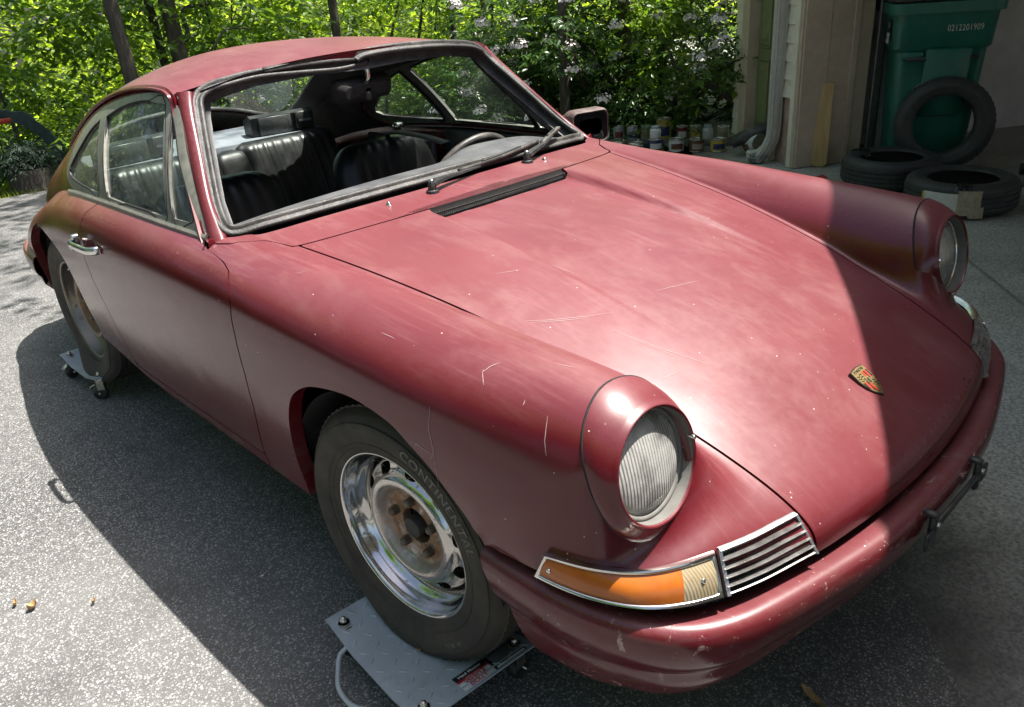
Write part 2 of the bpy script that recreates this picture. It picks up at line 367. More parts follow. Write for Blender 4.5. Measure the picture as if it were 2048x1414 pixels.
# ---------------------------------------------------------------- car materials
def paint_mat():
    t=NT('faded_red_paint'); g=t.n('ShaderNodeNewGeometry'); sx=t.n('ShaderNodeSeparateXYZ'); t.l(g.outputs['Normal'],sx.inputs[0])
    up=t.ramp(sx.outputs[2],[(.42,0.0),(.98,1.0)])
    n1=t.noise(2.2,7,.6,dist=.5); n2=t.noise(4.5,5,.6,stretch=(1,.55,1)); n3=t.noise(60,4,.6)
    base=t.ramp(n1,[(.3,(.080,.0038,.0075)),(.55,(.098,.0050,.0095)),(.75,(.116,.0072,.0120))])
    chalk=t.math('MULTIPLY',t.ramp(n2,[(.25,.46),(.75,.70)]),t.math('ADD',t.math('MULTIPLY',up,.72),.02),True)
    c=t.mix(chalk,base,(.250,.080,.090))
    wm=t.n('ShaderNodeMapping'); wm.inputs['Rotation'].default_value=(0,0,math.radians(28)); wm.inputs['Scale'].default_value=(85,4.5,10); t.l(t.obj(),wm.inputs[0])
    wipe=t.math('MULTIPLY',t.ramp(t.noise(1.0,7,.7,vec=wm.outputs[0],dist=.6),[(.50,0.0),(.74,.40)]),t.math('MULTIPLY',up,t.ramp(t.noise(3,3),[(.42,0.0),(.6,1.0)])),True)
    c=t.mix(wipe,c,(.30,.135,.145))
    dust=t.math('MULTIPLY',t.ramp(t.noise(7,5,.72,dist=.25,stretch=(1,.5,1)),[(.48,0.0),(.82,.5)]),t.math('ADD',t.math('MULTIPLY',up,.45),.035),True)
    c=t.mix(dust,c,(.36,.23,.21))
    # settled tan dirt around the rear quarter and roof
    sp=t.n('ShaderNodeSeparateXYZ'); t.l(t.obj(),sp.inputs[0])
    rear=t.ramp(t.math('MULTIPLY',sp.outputs[1],.3),[(.36,0.0),(.62,1.0)])
    dirt=t.math('MULTIPLY',t.math('MULTIPLY',rear,t.ramp(t.noise(7,7,.7,dist=1.2,stretch=(1,.6,1.6)),[(.42,0.0),(.7,.85)])),t.math('ADD',t.math('MULTIPLY',up,.75),.12),True)
    c=t.mix(dirt,c,(.33,.21,.165))
    low=t.math('MULTIPLY',t.ramp(sp.outputs[2],[(.36,.75),(.62,0.0)]),t.ramp(t.noise(9,5,.7,stretch=(1,1,2.2)),[(.38,0.0),(.68,1.0)]),True)
    c=t.mix(low,c,(.115,.075,.062))
    # scratches: thin stretched streaks, chips
    v=t.vor(75,'F1','Distance'); vc=t.vor(75,'F1','Color'); sepc=t.n('ShaderNodeSeparateColor'); t.l(vc,sepc.inputs[0])
    chip=t.math('MULTIPLY',t.math('LESS_THAN',v,.11),t.math('GREATER_THAN',sepc.outputs[0],.985))
    cc2=t.n('ShaderNodeSeparateColor'); t.l(t.vor(150,'F1','Color'),cc2.inputs[0]); front=t.ramp(t.math('MULTIPLY',sp.outputs[1],-1.0),[(.30,.997),(.80,.962)]); chip2=t.math('MULTIPLY',t.math('LESS_THAN',t.vor(150,'F1','Distance'),t.math('MULTIPLY',cc2.outputs[1],.22)),t.math('GREATER_THAN',cc2.outputs[0],front))
    c=t.mix(t.math('MAXIMUM',chip,chip2),c,(.55,.45,.42))
    scr=t.math('MULTIPLY',t.ramp(t.noise(9,8,.8,dist=2.5,stretch=(1.5,9,3)),[(.70,0.0),(.735,.5)]),t.ramp(n1,[(.5,0.0),(.62,1.0)]))
    c=t.mix(scr,c,(.42,.25,.25))
    r=t.math('ADD',t.math('ADD',t.math('MULTIPLY',chalk,.46),t.math('MULTIPLY',dust,.35)),t.ramp(n3,[(.3,.15),(.7,.20)]),True)
    t.set(Base_Color=c,Roughness=r,Specular_IOR_Level=.55)
    bb=t.bump(t.math('ADD',t.math('MULTIPLY',n3,.3),t.noise(420,2)),.035,.002); b2=t.n('ShaderNodeBump'); b2.inputs['Strength'].default_value=.22; b2.inputs['Distance'].default_value=.012; t.l(t.noise(4.2,2,.5),b2.inputs['Height']); t.l(b2.outputs[0],bb.inputs['Normal'])
    return t.m
PAINT=paint_mat()
BLACK=simple('black_gap',(.012,.011,.011),.85,var=.2)
RUBBER=simple('weathered_rubber',(.035,.033,.031),.55,var=.3,scale=22,bump=.25,bscale=160,dust=.5,dustcol=(.33,.31,.28))
SEALG=simple('worn_seal_rubber',(.034,.033,.031),.52,var=.4,scale=35,bump=.4,bscale=220,dust=.45,dustcol=(.20,.19,.175))
CHROME=simple('dull_chrome',(.72,.71,.68),.16,1.0,var=.1,scale=25,dust=.25,dustcol=(.36,.30,.22))
TRIM=simple('oxidised_window_trim',(.25,.245,.215),.42,.45,var=.25,scale=40,dust=.3,dustcol=(.24,.22,.18))
DARKM=simple('underbody_black',(.010,.009,.009),.8,var=.3,scale=14,dust=.15,dustcol=(.06,.05,.045))
BLKPL=simple('black_plastic',(.02,.02,.021),.45,var=.2,scale=60,bump=.15,bscale=400,dust=.25,dustcol=(.20,.19,.18))
def glass_mat(name,tint,dustamt,dirt=(.42,.45,.38),scale=3.0,alpha=.16):
    t=NT(name); nd=t.ramp(t.noise(scale,7,.65,dist=.8),[(.35,alpha),(.75,dustamt)])
    tr=t.n('ShaderNodeBsdfTransparent'); tr.inputs[0].default_value=(*tint,1)
    gl=t.n('ShaderNodeBsdfGlossy'); gl.inputs['Roughness'].default_value=.03; gl.inputs['Color'].default_value=(1,1,1,1)
    fr=t.n('ShaderNodeLayerWeight'); fr.inputs['Blend'].default_value=.5
    m1=t.n('ShaderNodeMixShader'); t.l(t.math('ADD',t.math('MULTIPLY',t.math('POWER',fr.outputs['Facing'],5.0),.9),.04),m1.inputs[0]); t.l(tr.outputs[0],m1.inputs[1]); t.l(gl.outputs[0],m1.inputs[2])
    df=t.n('ShaderNodeBsdfDiffuse'); df.inputs[0].default_value=(*dirt,1)
    tl=t.n('ShaderNodeBsdfTranslucent'); tl.inputs[0].default_value=(*dirt,1); md=t.n('ShaderNodeMixShader'); md.inputs[0].default_value=.35; t.l(df.outputs[0],md.inputs[1]); t.l(tl.outputs[0],md.inputs[2])
    m2=t.n('ShaderNodeMixShader'); t.l(nd,m2.inputs[0]); t.l(m1.outputs[0],m2.inputs[1]); t.l(md.outputs[0],m2.inputs[2])
    t.l(m2.outputs[0],t.o.inputs['Surface']); return t.m
SIDEGLASS=glass_mat('dusty_side_glass',(.80,.89,.85),.34,(.34,.40,.36),2.6,.15)
QGLASS=glass_mat('dirty_quarter_glass',(.78,.84,.78),.55,(.36,.37,.30),3.5,.30)
REARGLASS=glass_mat('dusty_rear_glass',(.90,.96,.93),.075,(.30,.36,.33),2.2,.02)
# ---------------------------------------------------------------- car root and panels
car=empty('sports_coupe',(0,0,0),'faded dark red classic sports coupe standing on wheel dollies','car')
KU,KV=14,18
fT,sT=body_targets(); SFs=surf(fT,KU,KV); SSs=surf(sT,12,16,mirror=False,iters=3)
def sstep(a,b,x): t=np.clip((x-a)/(b-a),0,1); return t*t*(3-2*t)
# recessed centre of the bonnet: a shallow trough that fades out forwards
X,Y=SFs[...,0],SFs[...,1]
dep=.024*sstep(-.42,.30,Y)*np.clip((.358+.116*(np.abs(X)/.585)**2-.004-Y)/.016,0,1); wid=.007+.016*sstep(-.40,.35,Y)
SFs[...,2]-=dep*(1-np.clip((X-(.262-wid))/wid,0,1))
def hood_rear(x): return .358+.116*(np.abs(x)/.585)**2
HEy=np.array([p[1] for p in HE]);HEx=np.array([p[0] for p in HE])
hec=curve(HE,12); 
def he_x(y): return np.interp(y,hec[:,1],hec[:,0])
DFz=[.30,.392,.43,.562,.672,.773,.843,.884,.902,.912,.919,.923,.935]; DFy=[.545,.533,.528,.479,.457,.451,.459,.488,.515,.559,.617,.668,.690]
DRz=[.30,.399,.514,.602,.689,.751,.811,.86,.898,.926,.95]; DRy=[1.43,1.442,1.466,1.478,1.493,1.498,1.497,1.495,1.486,1.445,1.40]
ARCHF=[(.345,.20),(.336,.36),(.334,.44),(.326,.50),(.305,.57),(.284,.618),(.245,.675),(.19,.715),(.13,.739),(.03,.757),(-.046,.757),(-.126,.743),(-.176,.718),(-.231,.686),(-.289,.636),(-.333,.598),(-.352,.56),(-.37,.50),(-.40,.40),(-.43,.2)]
ARCHR=[(1.79,.20),(1.80,.36),(1.81,.44),(1.82,.52),(1.822,.60),(1.85,.675),(1.915,.712),(2.0,.733),(2.1,.742),(2.2,.740),(2.33,.722),(2.46,.67),(2.55,.59),(2.59,.5),(2.6,.4),(2.6,.2)]
def spoly(p,k=5): 
    q=smoothpath([(a,b,0) for a,b in p],k); return q[:,:2]
ARF,ARR=spoly(ARCHF),spoly(ARCHR)
RINGC=np.array([.617,-.608,.766]); RX,RZ=.117,.126
def seam_y(z): return -.575+(z-.766)*.38
def gridmesh(S): return S.reshape(-1,3),gridf(S.shape[0],S.shape[1])
G=.0026
def clipf(m,fn): return clip(m[0],m[1],fn(np.asarray(m[0])))
def foldarch(v,n):
    D=-n*.013
    for A in (ARF,ARR):
        near=np.abs(polydist(v[:,1:],A))<.004; D[near]=np.array([-.034,0,0])+.004*n[near]*np.array([0,-1,-1])
    return D
FM=gridmesh(SFs); SM=gridmesh(SSs)
if True:
    n=vnorm(*FM); 
    if n[len(n)//3][2]<0: FM=(FM[0],[f[::-1] for f in FM[1]])
    n=vnorm(*SM)
    if n[:,0].mean()<0: SM=(SM[0],[f[::-1] for f in SM[1]])
fcowl=lambda v: np.interp(v[:,1],[.455,.51,.552,.575,.607,.673],[.594,.610,.629,.66,.697,.722])-v[:,0]
fhood=lambda v: np.minimum(he_x(v[:,1])-v[:,0],(hood_rear(v[:,0])-v[:,1]))
fbehind=lambda v: v[:,1]-hood_rear(v[:,0])
ffdoor=lambda v: v[:,1]-np.interp(v[:,2],DFz,DFy)
# bonnet
hood=clipf(FM,lambda v:fhood(v)-.0030)
hood=clipf(hood,lambda v:-np.minimum(.256-np.abs(v[:,0]),v[:,1]-(hood_rear(v[:,0])-.024)))
hoodf=weld(join(hood,mirror(hood)))
V,F=skirt(*hoodf,depth=.014,skip=lambda p:abs(p[0])<1e-4)
mk('hood',V,F,PAINT,car,auto=50)
# scuttle panel in front of the windscreen
cowl=clipf(FM,lambda v:np.minimum(fbehind(v)-G,fcowl(v)-G))
V,F=skirt(*weld(join(cowl,mirror(cowl))),depth=.012,skip=lambda p:abs(p[0])<1e-4)
mk('cowl_panel',V,F,PAINT,car,auto=50)
# front wings
def ffend(v):
    h=-(fhood(v))-G; h2=np.where(v[:,1]>hood_rear(v[:,0])-.004,-(fcowl(v))-G,h)
    return np.where(v[:,1]>.452,np.minimum(h2,np.where(v[:,0]<.60,-1,1)),h)
fen=clipf(FM,lambda v:-fhood(v)-G); fen=clipf(fen,lambda v:np.where(v[:,1]>.40,-np.minimum(fbehind(v),fcowl(v))-G,1.0))
fen=clipf(fen,lambda v:-ffdoor(v)-G); fen=clipf(fen,lambda v:np.where(v[:,0]>.6,-polydist(v[:,1:],ARF),1.0))
def fring(v):
    e=((v[:,0]-RINGC[0])/(RX-.024))**2+((v[:,2]-RINGC[2])/(RZ-.024))**2-1
    return np.maximum(e*.06,v[:,1]-(seam_y(v[:,2])+.012))
fen=clipf(fen,fring)
fen=weld(fen)
V,F=skirt(*fen,dirf=foldarch)
for s in (1,-1):
    mm=(V,F) if s==1 else mirror((V,F))
    mk('front_fender',mm[0],mm[1],PAINT,car,auto=50)
# doors, sills, rear quarters from the side surface
def fdoor(v): return np.minimum(np.minimum(ffdoor(v),np.interp(v[:,2],DRz,DRy)-v[:,1]),v[:,2]-(.392-.012*(v[:,1]-.5)))
dr=weld(clipf(SM,lambda v:fdoor(v)-G)); DV,DF=skirt(*dr,depth=.015)
fsill=lambda v: np.minimum(np.minimum(ffdoor(v)-G,(1.442)-v[:,1]),(.392-.012*(v[:,1]-.5))-v[:,2]-G)
sill=weld(clipf(SM,fsill)); LV,LF=skirt(*sill,dirf=lambda v,n:np.where(v[:,2:3]<.375,np.array([[-.05,0,-.012]]),-n*.013))
fq=lambda v: np.where(v[:,2]<.392,v[:,1]-1.442,v[:,1]-np.interp(v[:,2],DRz,DRy))-G
qr=clipf(SM,fq); qr=weld(clipf(qr,lambda v:-polydist(v[:,1:],ARR))); QV,QF=skirt(*qr,dirf=foldarch)
doors=[]
for s in (1,-1):
    a=(DV,DF) if s==1 else mirror((DV,DF)); d=mk('door',a[0],a[1],PAINT,car,auto=50); doors.append(d)
    a=(LV,LF) if s==1 else mirror((LV,LF)); mk('rocker_panel',a[0],a[1],PAINT,car,auto=50)
    a=(QV,QF) if s==1 else mirror((QV,QF)); mk('rear_fender',a[0],a[1],PAINT,car,auto=50)
# ---------------------------------------------------------------- roof, pillars, side windows
ROs=surf(roof_targets(),10,14); RM=gridmesh(ROs)
if vnorm(*RM)[0][2]<0: RM=(RM[0],[f[::-1] for f in RM[1]])
RWIN=spoly([(.0,1.865),(.25,1.872),(.40,1.90),(.445,1.96),(.475,2.15),(.495,2.34),(.475,2.45),(.40,2.50),(.2,2.53),(.0,2.535)],4)
RWp=np.concatenate([RWIN,(RWIN*[-1,1])[::-1]])
frw=lambda v: polydist(v[:,:2],RWp)
rf=clipf(RM,lambda v:-frw(v)-.001); rfull=weld(join(rf,mirror(rf)))
V,F=skirt(*rfull,depth=.02,skip=lambda p:abs(p[0])<1e-4)
roof=mk('roof',V,F,PAINT,car,auto=50)
NR=vnorm(*RM)
hl=clip(RM[0]-NR*.022,RM[1],np.minimum(-frw(RM[0])+.012,2.7-RM[0][:,1])); hl=weld(join(hl,mirror(hl)))
HEADL=simple('grey_headliner',(.085,.08,.074),.9,var=.2,scale=50)
mk('headliner',hl[0],[f[::-1] for f in hl[1]],HEADL,car)
gl=clipf((RM[0]-NR*.010,RM[1]),lambda v:frw(v)+.006); gl=weld(join(gl,mirror(gl)))
mk('rear_window',gl[0],gl[1],REARGLASS,car)
rp=[]; RV=RM[0]
from_tri=ROs.reshape(-1,3)
def roof_z(x,y):
    d=(from_tri[:,0]-abs(x))**2+(from_tri[:,1]-y)**2; i=np.argsort(d)[:4]; w=1/(d[i]+1e-7); return float((from_tri[i,2]*w).sum()/w.sum())
rp=[(x,y,roof_z(x,y)) for x,y in np.concatenate([RWIN,(RWIN*[-1,1])[::-1][1:-1]])]
m=sweep(rp,[(-.016,-.006),(.016,-.006),(.014,.006),(0,.010),(-.014,.006)],closed=True); mk('rear_window_seal',*m,RUBBER,car)
# A-pillars
pe,pg=curve(PE,8),curve(PG,8); pm=(pe+pg)/2+np.array([.010,-.008,.006]); 
P3=np.stack([pe+np.array([-.006,.022,-.01]),pe,pm*.5+pe*.5+np.array([.004,-.003,.003]),pm,pm*.5+pg*.5+np.array([.004,-.003,.003]),pg,pg+np.array([-.012,.004,-.006])])
PM=gridmesh(P3)
# side window surface
Qs=surf(q_targets(),20,22,mirror=False,iters=4); QM=gridmesh(Qs)
if vnorm(*QM)[:,0].mean()<0: QM=(QM[0],[f[::-1] for f in QM[1]])
QN=vnorm(*QM)
FRAME=spoly([(.690,.928),(.745,.975),(.80,1.018),(.90,1.108),(.975,1.192),(1.02,1.234),(1.119,1.250),(1.255,1.242),(1.436,1.216),(1.62,1.18),(1.751,1.138),(1.86,1.085),(1.925,1.015),(1.938,.955),(1.87,.930),(1.74,.920),(1.3,.915),(.9,.915)],3)
GD=[(1.525,1.165),(1.413,1.195),(1.281,1.219),(1.17,1.229),(1.066,1.225),(.928,.956),(1.05,.956),(1.214,.954),(1.385,.953)]
GV=[(1.028,1.212),(.975,1.160),(.92,1.098),(.86,1.040),(.805,.990),(.788,.972),(.80,.960),(.895,.958)]
GQ=[(1.598,1.150),(1.694,1.113),(1.782,1.056),(1.866,.993),(1.885,.966),(1.839,.952),(1.732,.950),(1.58,.950),(1.462,.952)]
qyz=QM[0][:,1:]
ff=polydist(qyz,FRAME); fg={k:polydist(qyz,np.array(g)) for k,g in dict(d=GD,v=GV,q=GQ).items()}
def qx(a,b):
    d=(qyz[:,0]-a)**2+(qyz[:,1]-b)**2; i=np.argsort(d)[:8]; A=np.stack([np.ones(8),qyz[i,0]-a,qyz[i,1]-b],1); return float(np.linalg.lstsq(A,QM[0][i,0],rcond=None)[0][0])
gmax=np.maximum(np.maximum(fg['d'],fg['v']),fg['q'])
cp=clip(*QM,-ff-.001); cpv=skirt(*weld(cp),depth=.02)
tr=clip(QM[0]+QN*.004,QM[1],np.minimum(ff,-gmax)); trv=skirt(*weld(tr),depth=.012)
inn=clip(QM[0]-QN*.03,QM[1],-ff+.004)
for s in (1,-1):
    mm=(lambda a:a if s==1 else mirror(a))
    o=mk('pillar_panel',*mm(cpv),PAINT,car,auto=50)
    o=mk('window_frame',*mm(trv),TRIM,car,auto=40)
    for k,nm,mt,off in (('d','door_window',SIDEGLASS,.004),('v','vent_window',SIDEGLASS,.004),('q','quarter_window',QGLASS,.004)):
        g=clip(QM[0]-QN*off,QM[1],fg[k]+.005); mk(nm,*mm(g),mt if s<0 else REARGLASS,car)
        gp=dict(d=GD,v=GV,q=GQ)[k]
        gz=[(qx(a,b)+.0015,a,b) for a,b in smoothpath([(a,b,0) for a,b in gp+gp[:1]],4)[:,:2]]
        mk('glass_gasket',*mm(tube(gz,.004,6,up=(1,0,0))),BLACK,car)
    mk('inner_pillar',*mm((inn[0],[f[::-1] for f in inn[1]])),BLKPL,car)
    mk('windscreen_pillar',*mm(PM),PAINT,car)
    rail=smoothpath(PG[:-1]+[(.576,1.026,1.242),(.574,1.050,1.258),(.573,1.09,1.265),(.572,1.19,1.266),(.568,1.37,1.253),(.556,1.58,1.221),(.546,1.80,1.169),(.544,2.0,1.096),(.551,2.15,1.018)],6)
    rail=rail+np.array([.006,0,.0])
    mk('drip_rail',*mm(sweep(rail,[(-.004,-.006),(.012,-.004),(.014,.004),(.010,.006),(.004,.001),(-.004,.003)],up=(.6,0,.8))),PAINT,car,auto=40)
    mk('pillar_lining',*mm(sweep(np.stack([pe*.35+pg*.65+np.array([-.03,.02,-.02])])[0],[(-.03,-.012),(.03,-.012),(.03,.012),(-.03,.012)],up=(.5,-.5,.6))),BLKPL,car)
    # belt trim
    c6=curve(L6,16); b=c6[(c6[:,1]>.69)&(c6[:,1]<1.86)]+np.array([.004,0,-.006])
    b=np.concatenate([b,[(b[-1]+np.array([-.004,.05,.02]))]])
    mk('belt_trim',*mm(sweep(b[::3],[(-.004,-.013),(.006,-.013),(.009,-.004),(.006,.010),(-.002,.014),(-.006,.008)],up=(.35,0,.94))),TRIM,car,auto=40)
# ---------------------------------------------------------------- headlamps
def lens_mat():
    t=NT('fluted_lamp_glass'); w=t.n('ShaderNodeTexWave'); w.wave_type='BANDS'; w.bands_direction='X'; w.inputs['Scale'].default_value=48; w.inputs['Distortion'].default_value=.6; w.inputs['Detail'].default_value=1
    t.l(t.obj(),w.inputs['Vector']); h=t.math('ADD',w.outputs['Fac'],t.math('MULTIPLY',t.noise(18,3),.8))
    b=t.n('ShaderNodeBump'); b.inputs['Strength'].default_value=.6; b.inputs['Distance'].default_value=.0025; t.l(h,b.inputs['Height'])
    g=t.n('ShaderNodeBsdfGlossy'); g.inputs['Roughness'].default_value=.06; t.l(b.outputs[0],g.inputs['Normal'])
    tr=t.n('ShaderNodeBsdfRefraction'); tr.inputs['IOR'].default_value=1.12; tr.inputs['Roughness'].default_value=.05; tr.inputs['Color'].default_value=(.93,.92,.86,1); t.l(b.outputs[0],tr.inputs['Normal'])
    fr=t.n('ShaderNodeFresnel'); fr.inputs['IOR'].default_value=1.7; t.l(b.outputs[0],fr.inputs['Normal'])
    m=t.n('ShaderNodeMixShader'); t.l(fr.outputs[0],m.inputs[0]); t.l(tr.outputs[0],m.inputs[1]); t.l(g.outputs[0],m.inputs[2])
    d=t.n('ShaderNodeBsdfDiffuse'); d.inputs[0].default_value=(.74,.73,.69,1); t.l(b.outputs[0],d.inputs['Normal']); m2=t.n('ShaderNodeMixShader'); t.l(t.ramp(t.noise(16,3),[(.34,.06),(.66,.55)]),m2.inputs[0]); t.l(m.outputs[0],m2.inputs[1]); t.l(d.outputs[0],m2.inputs[2])
    t.l(m2.outputs[0],t.o.inputs['Surface']); return t.m
LENS=lens_mat(); REFL=simple('lamp_reflector',(.92,.91,.88),.35,1.0,var=.15,scale=30,dust=.2); BUCKET=simple('lamp_bucket_grey',(.16,.155,.145),.7,var=.2,scale=30,dust=.4,dustcol=(.36,.33,.28))
tl=math.radians(12.0); Wv=np.array([0,math.sin(tl),math.cos(tl)]); Nv=np.array([0,-math.cos(tl),math.sin(tl)])
def ring_pts(r,d,n=72,rz=None):
    th=np.linspace(0,2*np.pi,n,endpoint=False); rz=r if rz is None else rz
    return RINGC+np.cos(th)[:,None]*r*np.array([1,0,0])+np.sin(th)[:,None]*rz*Wv+Nv*d
# the trim ring stands just proud of the wing all round its seam
_th=np.linspace(0,2*np.pi,72,endpoint=False); _r=np.full(72,np.nan)
_fv=SFs.reshape(-1,3); _m=(np.abs(_fv[:,1]-(seam_y(_fv[:,2])+.004))<.012)&(_fv[:,0]>.45)&(_fv[:,2]>.62)
_a=np.arctan2(_fv[_m,2]-RINGC[2],_fv[_m,0]-RINGC[0]); _d=np.hypot(_fv[_m,2]-RINGC[2],_fv[_m,0]-RINGC[0])
for _i,_t in enumerate(_th):
    _w=np.abs((_a-_t+np.pi)%(2*np.pi)-np.pi)<.09
    _ell=1/math.hypot(math.cos(_t)/RX,math.sin(_t)/RZ); _r[_i]=np.clip(np.median(_d[_w]),_ell-.004,_ell+.012)+.003 if _w.sum()>2 and -.5<math.sin(_t) else _ell+.002
for _k in range(4): _r=(np.roll(_r,1)+2*_r+np.roll(_r,-1))/4
SEAM=np.stack([RINGC[0]+_r*np.cos(_th),0*_th,RINGC[2]+_r*np.sin(_th)],1); SEAM[:,1]=seam_y(SEAM[:,2])+.004
def headlamp(s):
    th=np.linspace(0,2*np.pi,72,endpoint=False)
    seam=SEAM.copy()
    lip=ring_pts(.101,0)
    rows=[seam+(seam-RINGC)*np.array([-.05,0,-.05])+np.array([0,.004,0])]
    for t in (0,.05,.2,.4,.6,.75,.88,.96):
        p=seam*(1-t)+lip*t
        rad=(1-t**2.6)*np.linalg.norm(seam-RINGC,axis=1,keepdims=True)*0+1
        bul=.0045*math.sin(math.pi*min(1,t))*(1-.3*t)
        dirn=np.stack([np.cos(th),0*th,np.sin(th)],1); rows.append(p+dirn*bul)
    rows+= [ring_pts(.1005,.003),ring_pts(.098,.005),ring_pts(.0955,.004),ring_pts(.094,.0)]
    V=np.concatenate(rows); F=gridf(len(rows),72,False,True)
    o=empty('headlight',(0,0,0),parent=car)
    mm=(lambda a:a) if s>0 else mirror
    mk('headlight_ring',*mm((V,[f[::-1] for f in F])),PAINT,o,auto=45)
    mk('ring_seam',*mm(tube(SEAM+np.array([0,.0025,0])-(SEAM-RINGC)*np.array([.012,0,.012]),.0026,6,True,up=(0,1,0))),BLACK,o)
    rows=[ring_pts(.0942,.001),ring_pts(.0935,-.02),ring_pts(.092,-.05),ring_pts(.06,-.055)]
    V=np.concatenate(rows); mk('headlight_bucket',*mm((V,[f[::-1] for f in gridf(4,72,False,True)])),BUCKET,o)
    # lens dome faces straight ahead, set back in the bucket
    c=RINGC-Nv*.024; rr=[];rf=[]; ex=np.array([1.,0,0])
    for k in range(13):
        a=k/12; r=.0885*math.sin(a*math.pi/2); h=.020*math.cos(a*math.pi/2)-.004
        rr.append(c+r*np.cos(th)[:,None]*ex+r*np.sin(th)[:,None]*Wv+Nv*h)
        rf.append(c+.98*r*np.cos(th)[:,None]*ex+.98*r*np.sin(th)[:,None]*Wv-Nv*(.010+.03*math.cos(a*math.pi/2)**1.2))
    V=np.concatenate(rr); mk('headlight_lens',*mm((V,gridf(13,72,False,True))),LENS,o)
    V=np.concatenate(rf); mk('headlight_reflector',*mm((V,gridf(13,72,False,True))),REFL,o)
    rim=[(c+.0895*(math.cos(a)*ex+math.sin(a)*Wv)+Nv*.001) for a in th]; mk('lens_retainer',*mm(tube(rim,.005,8,True,up=(0,1,0))),CHROME if s>0 else BUCKET,o)
    sc=lathe([(0,.004),(.003,.004),(.004,0),(.004,-.01)],10,Matrix.Translation(Vector(RINGC+np.array([-.094,-.004,.01])))@Matrix.Rotation(math.radians(90),4,'X')); mk('ring_screw',*mm(sc),CHROME,o)
for s in (1,-1): headlamp(s)
# ---------------------------------------------------------------- bumpers
def bumper_paint():
    m=PAINT.copy(); m.name='scuffed_bumper_paint'; t=m.node_tree; b=[n for n in t.nodes if n.type=='BSDF_PRINCIPLED'][0]
    src=b.inputs['Base Color'].links[0].from_socket
    tc=t.nodes.new('ShaderNodeTexCoord'); n=t.nodes.new('ShaderNodeTexNoise'); n.inputs['Scale'].default_value=16; n.inputs['Detail'].default_value=9; n.inputs['Roughness'].default_value=.8; n.inputs['Distortion'].default_value=1.6
    t.links.new(tc.outputs['Object'],n.inputs['Vector'])
    r=t.nodes.new('ShaderNodeValToRGB'); r.color_ramp.elements[0].position=.60; r.color_ramp.elements[0].color=(0,0,0,1); r.color_ramp.elements[1].position=.63; r.color_ramp.elements[1].color=(.75,.75,.75,1); t.links.new(n.outputs['Fac'],r.inputs[0])
    x=t.nodes.new('ShaderNodeMix'); x.data_type='RGBA'; x.inputs[7].default_value=(.50,.36,.31,1); t.links.new(r.outputs[0],x.inputs[0]); t.links.new(src,x.inputs[6]); t.links.new(x.outputs[2],b.inputs['Base Color'])
    return m
BPAINT=bumper_paint()
BP=np.array([(.778,-.325),(.778,-.40),(.774,-.50),(.757,-.595),(.725,-.675),(.675,-.735),(.60,-.778),(.50,-.807),(.38,-.834),(.25,-.858),(.12,-.869),(0,-.872)])
bp=smoothpath([(a,b,0) for a,b in BP],7)[:,:2]
def bumper(path,sec,name,front=True):
    T=np.gradient(path,axis=0); T/=np.linalg.norm(T,axis=1)[:,None]; Nn=np.stack([-T[:,1],T[:,0]],1)
    if (Nn*path)[0,0]<0: Nn=-Nn
    s=np.concatenate([[0],np.cumsum(np.linalg.norm(np.diff(path,axis=0),axis=1))]); rows=[]
    for d0,d1,z0,z1 in sec:
        w=np.clip(s/.75,0,1)[:,None]; d=d0*(1-w)+d1*w; z=z0*(1-w[:,0])+z1*w[:,0]
        p=path-Nn*d; sg=1 if front else -1
        sh=np.clip((.555-z)*.45,0,.2)*np.clip(1-s/.30,0,1)
        rows.append(np.stack([np.maximum(p[:,0],0),p[:,1]-sg*sh,z],1))
    S=np.array(rows); m=(S.reshape(-1,3),gridf(*S.shape[:2]))
    n=vnorm(*m)
    if n[:,0].mean()<0: m=(m[0],[f[::-1] for f in m[1]])
    m=weld(join(m,mirror(m)))
    V,F=skirt(*m,depth=.004,skip=lambda p:abs(p[0])<1e-3)
    return mk(name,V,F,BPAINT,car,auto=75)
SEC=[(.075,.075,.535,.515),(.045,.048,.545,.527),(.022,.028,.546,.533),(.009,.012,.541,.531),(.002,.003,.530,.519),(0,0,.512,.502),(.001,.001,.49,.482),(.004,.006,.470,.462),(.011,.013,.452,.446),(.021,.022,.440,.434),(.025,.027,.430,.424),(.024,.029,.417,.413),(.026,.036,.395,.396),(.032,.050,.370,.374),(.042,.070,.345,.353),(.055,.090,.326,.338),(.070,.104,.317,.330),(.085,.118,.317,.331)]
bumper(bp,SEC,'front_bumper')
BR=np.array([(.722,2.60),(.712,2.75),(.68,2.93),(.60,3.10),(.48,3.20),(.3,3.26),(.12,3.285),(0,3.29)])
br=smoothpath([(a,b,0) for a,b in BR],6)[:,:2]
bumper(br,[(a,b,c-.02,d-.02) for a,b,c,d in SEC[:10]]+[(.03,.05,.38,.38),(.06,.1,.34,.34)],'rear_bumper',False)
# tail panel closing the rear between engine lid and bumper
tp=[]
c11=curve(L11,10)[-1]; ends=[curve(l,6)[-1] for l in (L6,L7,L8,L9,L10,L11)]
tp=np.array([[e*np.array([f,1,1])+np.array([0,.06*(1-f*f),0]) for f in np.linspace(-1,1,21)] for e in [np.array((.465,3.18,.60))]+ends])
mk('tail_panel',tp.reshape(-1,3),gridf(*tp.shape[:2]),PAINT,car)
mk('tail_light',*box((-.40,3.19,.50),(.16,.05,.07),.01),simple('red_lamp',(.3,.01,.01),.25),car); mk('tail_light',*box((.40,3.19,.50),(.16,.05,.07),.01),bpy.data.materials['red_lamp'],car)
